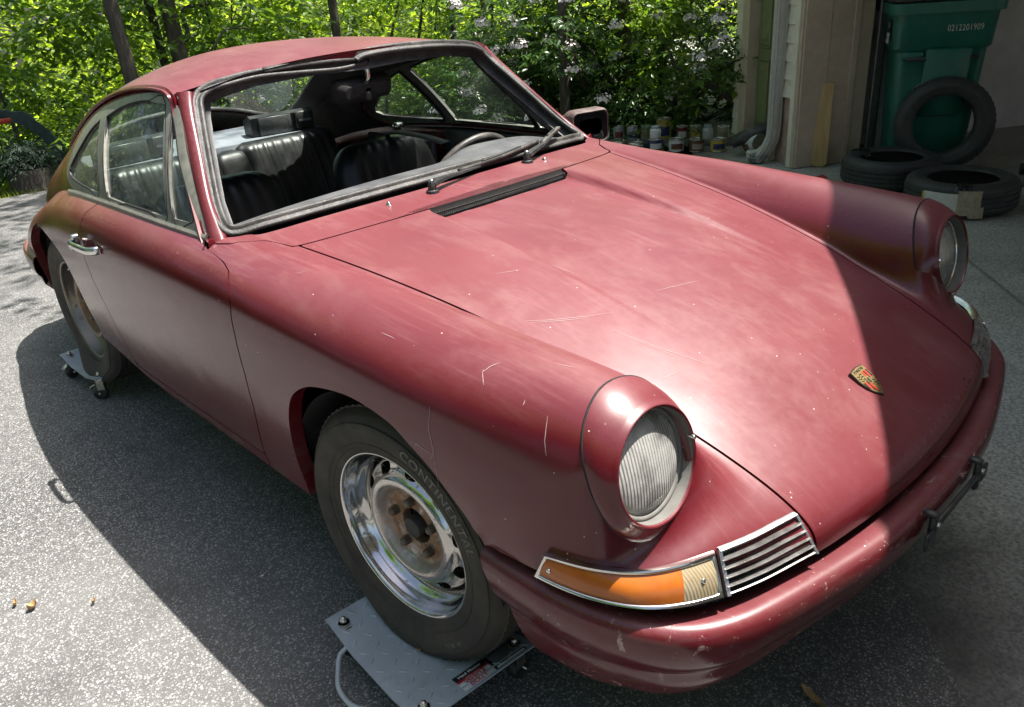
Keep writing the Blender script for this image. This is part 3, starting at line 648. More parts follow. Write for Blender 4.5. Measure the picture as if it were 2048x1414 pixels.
# ---------------------------------------------------------------- direction indicators and horn grilles
AMBER=NT('amber_lens'); _n=AMBER.noise(14,6,.6); _c=AMBER.ramp(_n,[(.3,(.36,.085,.010)),(.7,(.50,.145,.018))])
AMBER.set(Base_Color=AMBER.mix(AMBER.ramp(AMBER.noise(30,6,.7,stretch=(1,1,3)),[(.66,0.0),(.70,.8)]),_c,(.10,.06,.03)),Roughness=.22,Specular_IOR_Level=.6); AMBER.bump(AMBER.noise(90,2),.05,.002); AMBER=AMBER.m
CLEARL=NT('clear_ribbed_lens'); _w=CLEARL.n('ShaderNodeTexWave'); _w.bands_direction='X'; _w.inputs['Scale'].default_value=60; CLEARL.l(CLEARL.obj(),_w.inputs['Vector'])
CLEARL.set(Base_Color=CLEARL.ramp(CLEARL.noise(14,4),[(.35,(.26,.20,.11)),(.7,(.42,.35,.24))]),Roughness=.15,Specular_IOR_Level=.7); CLEARL.bump(_w.outputs['Fac'],.28,.003); CLEARL=CLEARL.m
ST=[(.758,-.494,.624),(.743,-.539,.622),(.727,-.572,.618),(.701,-.611,.615),(.669,-.644,.616),(.628,-.671,.619),(.582,-.692,.621)]
SB=[(.765,-.472,.571),(.758,-.525,.568),(.745,-.580,.566),(.724,-.630,.564),(.694,-.668,.562),(.654,-.699,.560),(.602,-.726,.558)]
GT=[(.577,-.694,.622),(.545,-.7055,.622),(.505,-.718,.622),(.461,-.729,.623),(.436,-.735,.623),(.414,-.740,.623)]
GB=[(.597,-.727,.558),(.56,-.741,.557),(.515,-.755,.556),(.465,-.768,.556),(.43,-.777,.556),(.408,-.783,.556)]
class Patch:
    def __init__(s,T,B,k=8):
        s.T,s.B=smoothpath(T,k),smoothpath(B,k); s.n=len(s.T)
    def at(s,u,t,h):
        x=u*(s.n-1); i=min(int(x),s.n-2); f=x-i
        a=s.T[i]*(1-f)+s.T[i+1]*f; b=s.B[i]*(1-f)+s.B[i+1]*f; tg=(s.T[i+1]-s.T[i])+(s.B[i+1]-s.B[i]); nn=np.cross(tg,b-a); nn/=np.linalg.norm(nn)
        if nn[1]>0: nn=-nn
        return a*(1-t)+b*t+nn*h
    def grid(s,us,ts,hf): return np.array([[s.at(u,t,hf(u,t)) for t in ts] for u in us])
def fixn(m,d=(0,-1,0)):
    n=vnorm(*m); return m if (n@np.array(d)).mean()>0 else (m[0],[f[::-1] for f in m[1]])
def bezel(P,mu,mt,h0,h1):
    n=40; U=np.linspace(0,1,n); Tt=np.linspace(0,1,7)
    loop=[(u,0) for u in U]+[(1,t) for t in Tt[1:]]+[(u,1) for u in U[::-1][1:]]+[(0,t) for t in Tt[::-1][1:-1]]
    rows=[]
    for k,(f,h) in enumerate([(0,-.004),(0,h0),(.25,h1),(.75,h1),(1,h1-.002),(1,h0-.002)]):
        rows.append(np.array([P.at(f*mu+u*(1-2*f*mu),f*mt+t*(1-2*f*mt),h) for u,t in loop]))
    return fixn((np.concatenate(rows),gridf(len(rows),len(loop),False,True)))
SIGP,GRP=Patch(ST,SB),Patch(GT,GB)
def signal(s):
    mm=(lambda a:a) if s>0 else mirror
    o=empty('turn_signal',(0,0,0),parent=car); P=SIGP
    mk('bezel',*mm(bezel(P,.028,.13,.006,.013)),CHROME,o,auto=50)
    ts=np.linspace(.12,.88,9)
    for nm,u0,u1,mt in (('amber_lens',.026,.80,AMBER),('clear_lens',.80,.974,CLEARL)):
        us=np.linspace(u0,u1,30); S=P.grid(us,ts,lambda u,t:.009+.006*math.sin(math.pi*min(1,max(0,(t-.12)/.76))))
        mk(nm,*mm(fixn((S.reshape(-1,3),gridf(30,9)))),mt,o)
    for u in (.07,.90):
        c=P.at(u,.5,.016); nn=P.at(u,.5,.02)-c; M=Matrix.Translation(Vector(c))@Vector(nn).to_track_quat('Z','Y').to_matrix().to_4x4()
        mk('lens_screw',*mm(lathe([(0,.002),(.003,.002),(.0042,.0),(.0046,-.004)],12,M)),CHROME,o)
def grille(s):
    mm=(lambda a:a) if s>0 else mirror
    o=empty('horn_grille',(0,0,0),parent=car); P=GRP
    us=np.linspace(0,1,24); S=P.grid(us,np.linspace(0,1,8),lambda u,t:.002); mk('grille_back',*mm(fixn((S.reshape(-1,3),gridf(24,8)))),BLACK,o)
    GRCH=bpy.data.materials.get('pitted_chrome') or simple('pitted_chrome',(.42,.41,.40),.30,.75,var=.3,scale=60,dust=.8,dustcol=(.20,.18,.17))
    def bar(t0,t1,h0,h1,name):
        us=np.linspace(.012,.988,26); prof=[(t0,.002),(t0,h0),(t0*.5+t1*.5,h1),(t1,h0*.6),(t1,.002)]
        S=np.array([[P.at(u,t,h) for t,h in prof] for u in us]); mk(name,*mm(fixn((S.reshape(-1,3),gridf(26,5)))),GRCH,o,auto=30)
    bar(-.03,.11,.008,.013,'top_bar')
    for k in range(4): bar(.19+.185*k,.315+.185*k,.004,.015,'slat')
    bar(.93,1.0,.008,.010,'bottom_bar')
    for u0,u1,nm in ((.965,1.0,'end_frame'),(0,.03,'end_frame')):
        S=np.array([[P.at(u,t,h) for u,h in ((u0,.002),(u0,.010),(u1,.012),(u1,-.004))] for t in np.linspace(0,1,10)]); mk(nm,*mm(fixn((S.reshape(-1,3),gridf(10,4)))),GRCH,o,auto=30)
for s in (1,-1): signal(s); grille(s)
# ---------------------------------------------------------------- bonnet crest
gold=simple('aged_gold',(.50,.37,.17),.35,.85,var=.25,scale=300); redE=simple('crest_red',(.55,.05,.02),.35); blkE=simple('crest_black',(.02,.02,.02),.35)
cr=empty('hood_crest',(0,0,0),parent=car)
_yv=np.array([0,.058,.036]); _yv/=np.linalg.norm(_yv); _xv=np.array([1.,0,0]); _zv=np.cross(_xv,_yv)
_M=Matrix(((1,_yv[0],_zv[0],0.0),(0,_yv[1],_zv[1],-.680),(0,_yv[2],_zv[2],.6845),(0,0,0,1)))
sh=[(-.024,.033),(0,.036),(.024,.033),(.0255,.01),(.0225,-.008),(.014,-.024),(0,-.037),(-.014,-.024),(-.0225,-.008),(-.0255,.01)]
mk('crest_plate',*prism(sh[::-1],-.004,.0015,_M),gold,cr,smooth=False); mk('crest_edge',*prism([(x*1.07,y*1.06) for x,y in sh[::-1]],-.005,.0005,_M),blkE,cr,smooth=False)
q=[];r=[]
for sx,y0,y1 in ((1,.004,.0225),(-1,-.022,.002)):
    for i,c in enumerate('rkrk'):
        a=.002+i*.0052; b=a+.0048; yb=y0 if sx>0 else y0+.5*b
        P=[(sx*a,y0 if sx>0 else -.030+.9*a),(sx*b,y0 if sx>0 else -.030+.9*b),(sx*b,y1),(sx*a,y1)]
        if sx<0: P=P[::-1]
        (q if c=='r' else r).append(prism(P,.0012,.0022,_M))
mk('crest_red_stripe',*join(*q),redE,cr,smooth=False); mk('crest_black_stripe',*join(*r),blkE,cr,smooth=False)
an=[]
for (sx,cy) in ((-1,.013),(1,-.010)):
    for k in range(3):
        p=[(sx*(.004+.0035*j),cy+.006-k*.006+.0022*math.sin(j*1.4),.0022) for j in range(6)]; an.append(xf(tube(p,.0007,5),_M))
mk('crest_antlers',*join(*an),blkE,cr); mk('crest_inner_shield',*prism([(-.007,.010),(-.0075,-.002),(0,-.011),(.0075,-.002),(.007,.010)],.002,.003,_M),gold,cr,smooth=False)
mk('crest_horse',*prism([(-.0035,.006),(-.004,-.003),(-.001,-.0055),(.0025,-.004),(.001,.0),(.003,.005),(.0005,.007)],.0028,.0036,_M),blkE,cr,smooth=False)
_t=text_mesh('PORSCHE',.0085,.0003,1.0); mk('crest_lettering',*xf((np.array(_t[0])*[1,1,1]+np.array([0,.0285,.0018]),_t[1]),_M),blkE,cr,smooth=False)
# ---------------------------------------------------------------- ventilation slot, washers, wipers
xs=np.linspace(-.254,.254,40); vt=[]
for x in xs: 
    y=hood_rear(x); zc=.951-.03*(x/.58)**2
    vt.append([(x,y-.026,zc-.012-.016),(x,y-.020,zc-.02-.016),(x,y-.001,zc-.012),(x,y+.0015,zc+.0045)])
vt=np.array(vt); vg=empty('vent_grille',(0,0,0),parent=car); mk('vent_tray',vt.reshape(-1,3),gridf(40,4),BLACK,vg)
bars=[]
for x in np.linspace(-.25,.25,84):
    y=hood_rear(x); zc=.951-.03*(x/.58)**2; bars.append(sweep([(x,y-.024,zc-.017),(x+.004,y-.002,zc-.004)],circ(.0012,4)))
mk('vent_mesh',*join(*bars),BLACK,vg,kind='stuff'); mk('vent_frame',*tube([(x,hood_rear(x)-.012,.951-.03*(x/.58)**2-.008) for x in xs],.0022,6),BLACK,vg)
for s in (-1,1):
    V,F=lathe([(0,.016),(.003,.0145),(.006,.009),(.009,.003),(.012,-.002)],16); V=np.array(V)*[.62,.95,.62]; mk('washer_nozzle',*(V+np.array([s*.298,.494,.954]),F),CHROME,car)
def wiper(px,py,pz,arm,blade):
    w=empty('wiper',(0,0,0),parent=car)
    mk('spindle',*lathe([(0,.034),(.008,.033),(.011,.026),(.012,.012),(.017,.010),(.020,0),(.020,-.01)],18,Matrix.Translation((px,py,pz))),BLKPL,w,auto=35)
    mk('spindle_cap',*lathe([(0,.041),(.005,.040),(.008,.036),(.008,.031)],14,Matrix.Translation((px,py,pz))),CHROME,w)
    P=smoothpath([(px,py,pz+.026)]+arm,5); k=len(P); mk('wiper_arm',*sweep(P,[(-.012,-.004),(.012,-.004),(.009,.004),(-.009,.004)],scale=[1.25-.85*i/(k-1) for i in range(k)]),BLKPL,w,auto=35)
    if blade:
        mk('wiper_blade',*sweep(smoothpath(blade,4),[(-.004,-.009),(.004,-.009),(.007,.004),(-.007,.004)]),RUBBER,w)
        b=smoothpath(blade,4); mk('blade_bracket',*sweep(b[len(b)//4:3*len(b)//4]+np.array([0,0,.006]),[(-.003,-.002),(.003,-.002),(.003,.002),(-.003,.002)]),BLKPL,w)
wiper(-.16,.478,.955,[(-.10,.495,.985),(-.02,.512,.982),(.064,.530,.980)],[(-.02,.526,.985),(.08,.537,.985),(.18,.552,.986),(.30,.574,.990),(.37,.59,.992)])
wiper(.238,.508,.954,[(.30,.530,.986),(.37,.556,.991),(.43,.580,1.000)],[(.36,.562,.990),(.44,.590,1.005),(.49,.607,1.012)])
# ---------------------------------------------------------------- windscreen opening: rubber seal left in the frame, torn at the top
def wsbase(x): 
    t=(abs(x)/.68)**2; return (x,.560+(.655-.560)*t,.980+(.951-.980)*t)
half_low=[wsbase(x) for x in np.linspace(0,.60,9)]
sd=[(.648,.655,.950),(.668,.672,.957),(.664,.708,.975),(.644,.765,1.018),(.600,.858,1.108),(.555,.948,1.195),(.532,.985,1.236)]
near=[(x,y,z) for x,y,z in half_low]+sd+[(.495,.992,1.258),(.43,.982,1.270),(.343,.975,1.277),(.215,.970,1.272),(.09,.966,1.266),(.0,.965,1.272),(-.012,.96,1.276)]
far=[(x,y,z) for x,y,z in half_low]+sd+[(.50,.985,1.258),(.44,.978,1.274),(.33,.968,1.287),(.2,.960,1.295),(.08,.957,1.297),(.0,.955,1.293),(-.03,.957,1.284)]
PRO=[(-.017,-.008),(-.009,-.012),(.009,-.012),(.017,-.008),(.019,.0),(.015,.006),(.009,.0075),(.004,.003),(0,.0015),(-.004,.003),(-.009,.0075),(-.015,.006),(-.019,.0)]
for pts,s in ((near,-1),(far,1)):
    P=smoothpath(pts,6); P[:,0]*=s
    cen=np.array([0,.8,1.1]); T=np.gradient(P,axis=0); nrm=np.array([0,-.74,.67]); up=np.broadcast_to(nrm,P.shape)+.35*np.stack([P[:,0]/.6,0*P[:,0],0*P[:,0]],1)
    mk('windscreen_seal',*sweep(P,[(a*.88,b*.88) for a,b in PRO],up=up),SEALG,car,auto=60)
P=smoothpath([(0,.962,1.281),(-.1,.962,1.286),(-.2,.966,1.288),(-.33,.972,1.284)],6); mk('loose_seal_strip',*sweep(P,[(-.010,-.004),(.010,-.004),(.008,.004),(-.008,.004)],up=(0,-.7,.7)),SEALG,car)
# painted flange of the opening
fl=[]
for s in (1,-1):
    path=np.array([wsbase(x) for x in np.linspace(0,.62,10)]+[(.672,.668,.948)]+[tuple(p) for p in pe[10::6]]+[(.50,.978,1.262),(.40,.966,1.283),(.2,.957,1.300),(0,.953,1.304)])*np.array([s,1,1])
    cen=np.array([0,.80,1.12]); inw=(cen-path); inw/=np.linalg.norm(inw,axis=1)[:,None]
    S=np.stack([path+np.array([0,.002,-.002]),path+inw*.012+np.array([0,.022,-.018]),path+inw*.045+np.array([0,.026,-.022])]); fl.append((S.reshape(-1,3),gridf(*S.shape[:2])))
mk('windscreen_flange',*join(*fl),BLKPL,car)
# door handles, far-side mirror, number-plate bracket
for k,s in enumerate((1,-1)):
    mm=(lambda a:a) if s>0 else mirror
    h=empty('door_handle',(0,0,0),parent=doors[k])
    P=smoothpath([(.803,1.500,.808),(.822,1.492,.812),(.830,1.45,.815),(.831,1.39,.818),(.829,1.33,.820),(.818,1.305,.822),(.805,1.300,.822)],5)
    mk('handle_bar',*mm(sweep(P,circ(.008,10,.013),up=(0,0,1),scale=[1.5 if p[1]>1.47 else 1.0 for p in P])),CHROME,h)
    mk('handle_button',*mm(lathe([(0,.02),(.008,.02),(.010,.016),(.010,0)],14,Matrix.Translation((.806,1.475,.836))@Matrix.Rotation(math.radians(90),4,'Y'))),CHROME,h)
mo=empty('door_mirror',(0,0,0),parent=car)
R=Matrix.Translation((.838,.79,.945))@Matrix.Rotation(math.radians(-14),4,'Z')
def rr_loft(secs,n=6):
    rows=[]
    for (w,h,r,cy,cz) in secs: rows.append([(x,cy,cz+z) for x,z in roundrect(w,h,r,n)])
    A=np.array(rows); k=A.shape[1]; return A.reshape(-1,3),gridf(len(rows),k,False,True)+[tuple(range((len(rows)-1)*k,len(rows)*k))]
hv=rr_loft([(.150,.105,.02,-.030,0),(.158,.113,.022,-.032,0),(.168,.124,.026,-.020,0),(.170,.126,.028,.02,0),(.150,.105,.03,.05,0),(.09,.06,.03,.066,0)])
mk('mirror_housing',*xf(fixn(hv,(0,1,0)),R),simple('mirror_brown',(.075,.045,.042),.55,var=.3,scale=40,dust=.7,dustcol=(.30,.25,.22)),mo,auto=50)
mgl=rr_loft([(.150,.105,.02,-.029,0),(.10,.06,.02,-.0285,0)]); mk('mirror_face',*xf(fixn(mgl,(0,-1,0)),R),simple('dark_gloss',(.006,.007,.008),.08,var=.1),mo)
mk('mirror_foot',*tube([(.79,.79,.87),(.80,.79,.90),(.81,.79,.915)],.016,10),BLKPL,mo)
pb=empty('plate_bracket',(0,0,0),parent=car)
def bx(c,s,b=.003,rz=0): return box(c,s,b,Matrix.Rotation(rz,3,'Z'))
mk('bracket_rail',*bx((-.02,-.884,.497),(.22,.008,.016)),BLKPL,pb)
for x in (-.135,.095):
    mk('bracket_arm',*bx((x,-.882,.493),(.022,.013,.066),.005),BLKPL,pb); mk('bracket_hook',*bx((x,-.876,.527),(.018,.026,.010),.004),BLKPL,pb)
    mk('bracket_bolt',*lathe([(0,.004),(.005,.004),(.006,0)],12,Matrix.Translation((x,-.890,.508))@Matrix.Rotation(math.radians(90),4,'X')),CHROME,pb)
mk('bracket_tab',*bx((-.160,-.886,.484),(.035,.007,.036)),BLKPL,pb); mk('bracket_tab',*bx((.120,-.886,.490),(.035,.007,.036)),BLKPL,pb)
# ---------------------------------------------------------------- scratches in the paint (thin raised ribbons of bare primer)
SCR=[[(-0.786,-0.191,0.727),(-0.785,-0.205,0.728),(-0.784,-0.218,0.728)],[(-0.785,-0.195,0.727),(-0.785,-0.201,0.726),(-0.785,-0.207,0.725),(-0.784,-0.217,0.724),(-0.784,-0.226,0.724),(-0.784,-0.235,0.723),(-0.783,-0.244,0.722)],[(-0.783,-0.246,0.725),(-0.784,-0.241,0.715),(-0.784,-0.235,0.705)],[(-0.707,-0.312,0.878),(-0.713,-0.319,0.874),(-0.719,-0.326,0.869),(-0.724,-0.332,0.864)],[(-0.709,-0.315,0.877),(-0.703,-0.318,0.881),(-0.697,-0.32,0.884),(-0.69,-0.326,0.887),(-0.684,-0.332,0.89)],[(-0.769,-0.235,0.811),(-0.772,-0.237,0.801),(-0.775,-0.237,0.791),(-0.777,-0.237,0.78),(-0.779,-0.237,0.769),(-0.78,-0.24,0.761),(-0.781,-0.242,0.753),(-0.782,-0.244,0.745),(-0.782,-0.246,0.736),(-0.783,-0.247,0.725),(-0.783,-0.248,0.714),(-0.783,-0.248,0.702),(-0.783,-0.249,0.691),(-0.783,-0.248,0.678),(-0.782,-0.248,0.666),(-0.782,-0.248,0.653)],[(-0.706,-0.312,0.879),(-0.706,-0.314,0.879),(-0.706,-0.316,0.879)],[(-0.716,-0.471,0.852),(-0.721,-0.474,0.846),(-0.725,-0.476,0.84),(-0.729,-0.478,0.833),(-0.733,-0.48,0.827),(-0.736,-0.481,0.82),(-0.738,-0.484,0.813),(-0.741,-0.487,0.806),(-0.743,-0.49,0.799)],[(-0.714,-0.42,0.862),(-0.717,-0.421,0.859),(-0.721,-0.421,0.855)],[(-0.448,-0.155,0.839),(-0.441,-0.161,0.839),(-0.434,-0.168,0.838),(-0.426,-0.175,0.838),(-0.419,-0.182,0.837),(-0.409,-0.189,0.837),(-0.4,-0.196,0.836),(-0.39,-0.204,0.836),(-0.38,-0.21,0.836),(-0.37,-0.217,0.835),(-0.359,-0.224,0.835),(-0.349,-0.231,0.834),(-0.339,-0.238,0.834),(-0.328,-0.243,0.833),(-0.317,-0.249,0.833),(-0.306,-0.255,0.833),(-0.295,-0.26,0.832)],[(-0.446,-0.165,0.837),(-0.438,-0.172,0.837),(-0.43,-0.178,0.836),(-0.422,-0.185,0.836),(-0.414,-0.191,0.835),(-0.406,-0.198,0.835),(-0.398,-0.204,0.835),(-0.389,-0.21,0.834),(-0.381,-0.216,0.834),(-0.372,-0.222,0.834),(-0.363,-0.227,0.833),(-0.354,-0.233,0.833),(-0.345,-0.239,0.833)],[(-0.377,0.007,0.886),(-0.368,0.001,0.886),(-0.358,-0.005,0.887),(-0.348,-0.011,0.887),(-0.338,-0.016,0.887),(-0.327,-0.022,0.887)],[(-0.244,-0.043,0.89),(-0.243,-0.056,0.887),(-0.242,-0.068,0.885),(-0.24,-0.08,0.882),(-0.239,-0.093,0.879),(-0.238,-0.105,0.877)],[(-0.695,0.309,0.92),(-0.69,0.302,0.921),(-0.685,0.296,0.923),(-0.681,0.296,0.924),(-0.677,0.296,0.925)],[(-0.737,0.102,0.89),(-0.739,0.097,0.888),(-0.74,0.093,0.887)],[(-0.64,-0.421,0.898),(-0.637,-0.431,0.897),(-0.634,-0.441,0.897),(-0.632,-0.447,0.897),(-0.63,-0.454,0.896)],[(-0.727,-0.05,0.886),(-0.727,-0.064,0.886),(-0.726,-0.078,0.885),(-0.726,-0.091,0.884)],[(-0.378,-0.439,0.765),(-0.365,-0.442,0.766),(-0.353,-0.444,0.767),(-0.34,-0.447,0.767),(-0.328,-0.449,0.768)],[(-0.16,-0.266,0.84),(-0.146,-0.271,0.84),(-0.132,-0.275,0.839),(-0.117,-0.279,0.839),(-0.103,-0.284,0.838),(-0.087,-0.288,0.837),(-0.072,-0.292,0.836),(-0.057,-0.297,0.835),(-0.041,-0.301,0.834)],[(-0.341,-0.294,0.818),(-0.337,-0.305,0.815),(-0.334,-0.316,0.812),(-0.331,-0.326,0.809),(-0.327,-0.337,0.807),(-0.324,-0.347,0.804),(-0.32,-0.358,0.801),(-0.317,-0.368,0.798),(-0.313,-0.378,0.795),(-0.309,-0.388,0.792),(-0.305,-0.398,0.789),(-0.3,-0.408,0.786),(-0.295,-0.418,0.783),(-0.29,-0.427,0.78),(-0.285,-0.437,0.776),(-0.28,-0.447,0.773),(-0.275,-0.456,0.77),(-0.27,-0.466,0.767),(-0.265,-0.476,0.764)],[(-0.339,-0.312,0.813),(-0.335,-0.323,0.81),(-0.332,-0.334,0.807),(-0.329,-0.346,0.804),(-0.325,-0.357,0.801),(-0.322,-0.367,0.798),(-0.318,-0.378,0.795),(-0.314,-0.389,0.791),(-0.311,-0.399,0.788),(-0.307,-0.409,0.785),(-0.302,-0.42,0.781)]]
SCRM=simple('scratched_primer',(.40,.27,.26),.6,var=.15,scale=200)
_fv=FM[0]; _fn=vnorm(*FM)
for k,l in enumerate(SCR):
    P=np.array(l); Q=P*np.array([-1,1,1]) if P[0,0]<0 else P
    i=[int(np.argmin(((_fv-q)**2).sum(1))) for q in Q]; nn=_fn[i]; base=_fv[i]; h=((Q-base)*nn).sum(1,keepdims=True); Q=Q-nn*h+nn*.0008
    tg=np.gradient(Q,axis=0); b=np.cross(tg,nn); b/=np.linalg.norm(b,axis=1)[:,None]+1e-9; w=(.0005 if k>8 else .0008)*np.sin(np.linspace(.35,math.pi-.35,len(Q)))[:,None]
    V=np.concatenate([Q+b*w,Q-b*w]); m=len(Q); F=[(j,j+1,m+j+1,m+j) for j in range(m-1)]
    if P[0,0]<0: V=V*np.array([-1,1,1])
    mk('scratch',V,F,SCRM,car)
# ---------------------------------------------------------------- wheels
def wheel_metal(name,rust):
    t=NT(name); sp=t.n('ShaderNodeSeparateXYZ'); t.l(t.obj(),sp.inputs[0])
    r=t.math('SQRT',t.math('ADD',t.math('POWER',sp.outputs[1],2.0),t.math('POWER',sp.outputs[2],2.0)))
    n=t.noise(26,7,.68,dist=.7); cen=t.math('MULTIPLY',t.ramp(t.math('MULTIPLY',r,4.0),[(.33,1.0),(.50,0.0)]),t.ramp(n,[(.34,0.35),(.48,1.0)]))
    spots=t.math('MULTIPLY',t.ramp(t.noise(34,8,.75,dist=.5),[(.60,0.0),(.66,1.0)]),.85)
    rf=t.math('MAXIMUM',t.math('MULTIPLY',cen,rust),t.math('MULTIPLY',spots,rust*.8),True)
    rc=t.ramp(t.noise(55,5),[(.3,(.085,.034,.010)),(.55,(.25,.100,.024)),(.75,(.30,.18,.085))])
    grime=t.math('MULTIPLY',t.ramp(t.noise(8,6,.6),[(.3,.1),(.7,.5)]),.55 if rust<.9 else .9)
    c=t.mix(grime,(.62,.61,.59) if rust<.9 else (.22,.195,.16),(.20,.18,.15)); c=t.mix(rf,c,rc)
    t.set(Base_Color=c,Metallic=t.math('SUBTRACT',1.0,t.math('ADD',t.math('MULTIPLY',rf,.85),t.math('MULTIPLY',grime,.25)),True),Roughness=t.math('ADD',t.math('ADD',t.math('MULTIPLY',rf,.55),.09 if rust<.9 else .3),t.math('MULTIPLY',grime,.22),True))
    t.bump(t.math('ADD',t.math('MULTIPLY',rf,.6),t.math('MULTIPLY',n,.15)),.25,.003); return t.m
def tyre_mat():
    t=NT('tyre_rubber'); n=t.noise(20,6,.65); c=t.ramp(n,[(.3,(.028,.026,.024)),(.7,(.050,.046,.040))])
    c=t.mix(t.ramp(t.noise(6,6,.7,dist=.6),[(.45,0.0),(.8,.55)]),c,(.115,.095,.068))
    t.set(Base_Color=c,Roughness=.72,Specular_IOR_Level=.35); t.bump(t.noise(260,3),.12,.002); return t.m
TYRE=tyre_mat(); WCHR=wheel_metal('rusty_chrome_wheel',.89); WDULL=wheel_metal('grimy_steel_wheel',1.0); LUG=simple('lug_steel',(.16,.13,.10),.5,.7,var=.3,scale=60)
TYREL=simple('tyre_lettering',(.14,.13,.115),.7,var=.2,scale=60)
RIMP=[(.1985,-.150),(.206,-.146),(.198,-.135),(.188,-.120),(.176,-.10),(.172,-.080),(.176,-.055),(.186,-.040),(.191,-.026),(.1955,-.014),(.198,-.004),(.2015,.001),(.2055,.002),(.2085,-.001),(.2095,-.007)]
DISC=[(.178,-.078),(.173,-.070),(.168,-.060),(.163,-.0525),(.157,-.048),(.150,-.045),(.144,-.042),(.139,-.037),(.134,-.030),(.128,-.0245),(.121,-.022),(.113,-.0225),(.106,-.027),(.100,-.036),(.095,-.0445),(.088,-.049),(.078,-.0505),(.062,-.051),(.05,-.050),(.046,-.048),(.044,-.051),(.0435,-.062)]
def dens(p,k):
    P=smoothpath([(a,b,0) for a,b in p],k); return P[:,:2]
MX=Matrix(((0,0,1,0),(1,0,0,0),(0,1,0,0),(0,0,0,1)))      # lathe axis z -> x
def tyre_mesh(R,flat,n=160):
    prof=[(.203,.000),(.208,.004),(.214,.0055),(.220,.006),(.2215,.0075),(.228,.009),(.240,.0135),(.252,.017),(.262,.0185),(.272,.0185),(.282,.016),(.2825,.0135),(.290,.010),(.298,.004),(.304,-.004),(.309,-.012)]
    tread=[]
    for x0,x1 in ((-.012,-.036),(-.041,-.062),(-.067,-.088),(-.093,-.114),(-.119,-.138)):
        tread+=[(.3065,x0+.001),(.3140,x0),(.3150,(x0+x1)/2),(.3140,x1),(.3065,x1-.001)]
    back=[(.309,-.139),(.298,-.155),(.282,-.167),(.262,-.170),(.235,-.163),(.206,-.15)]
    P=np.array(prof+tread+back); P[:,0]*=1; P[P[:,0]>.206,0]=.206+(P[P[:,0]>.206,0]-.206)*(R-.206)/(.315-.206)
    V,F=lathe(P,n,MX); V=np.array(V); k=len(P)
    # block pattern: nip alternate tread columns inwards
    A=V.reshape(n,k,3); r=np.linalg.norm(A[:,:,1:],axis=2); tr=slice(len(prof),len(prof)+len(tread))
    for i in range(n):
        if i%4==0: A[i,tr,1:]*=.990
        elif i%4==2 : A[i,len(prof):len(prof)+5,1:]*=.988; A[i,len(prof)+20:len(prof)+25,1:]*=.988
    V=A.reshape(-1,3)
    z=V[:,2].copy(); low=-flat
    d=np.clip((low-z),0,None); near=np.clip((low+.085-z)/.085,0,1)**1.6
    bul=.020*near*(r.reshape(-1)>.22)*((R-flat)/.02); side=np.where(V[:,0]>-.075,1,-1)
    V[:,0]+=bul*side; V[:,2]=np.where(z<low,low-.0004*d,z)
    return V,F
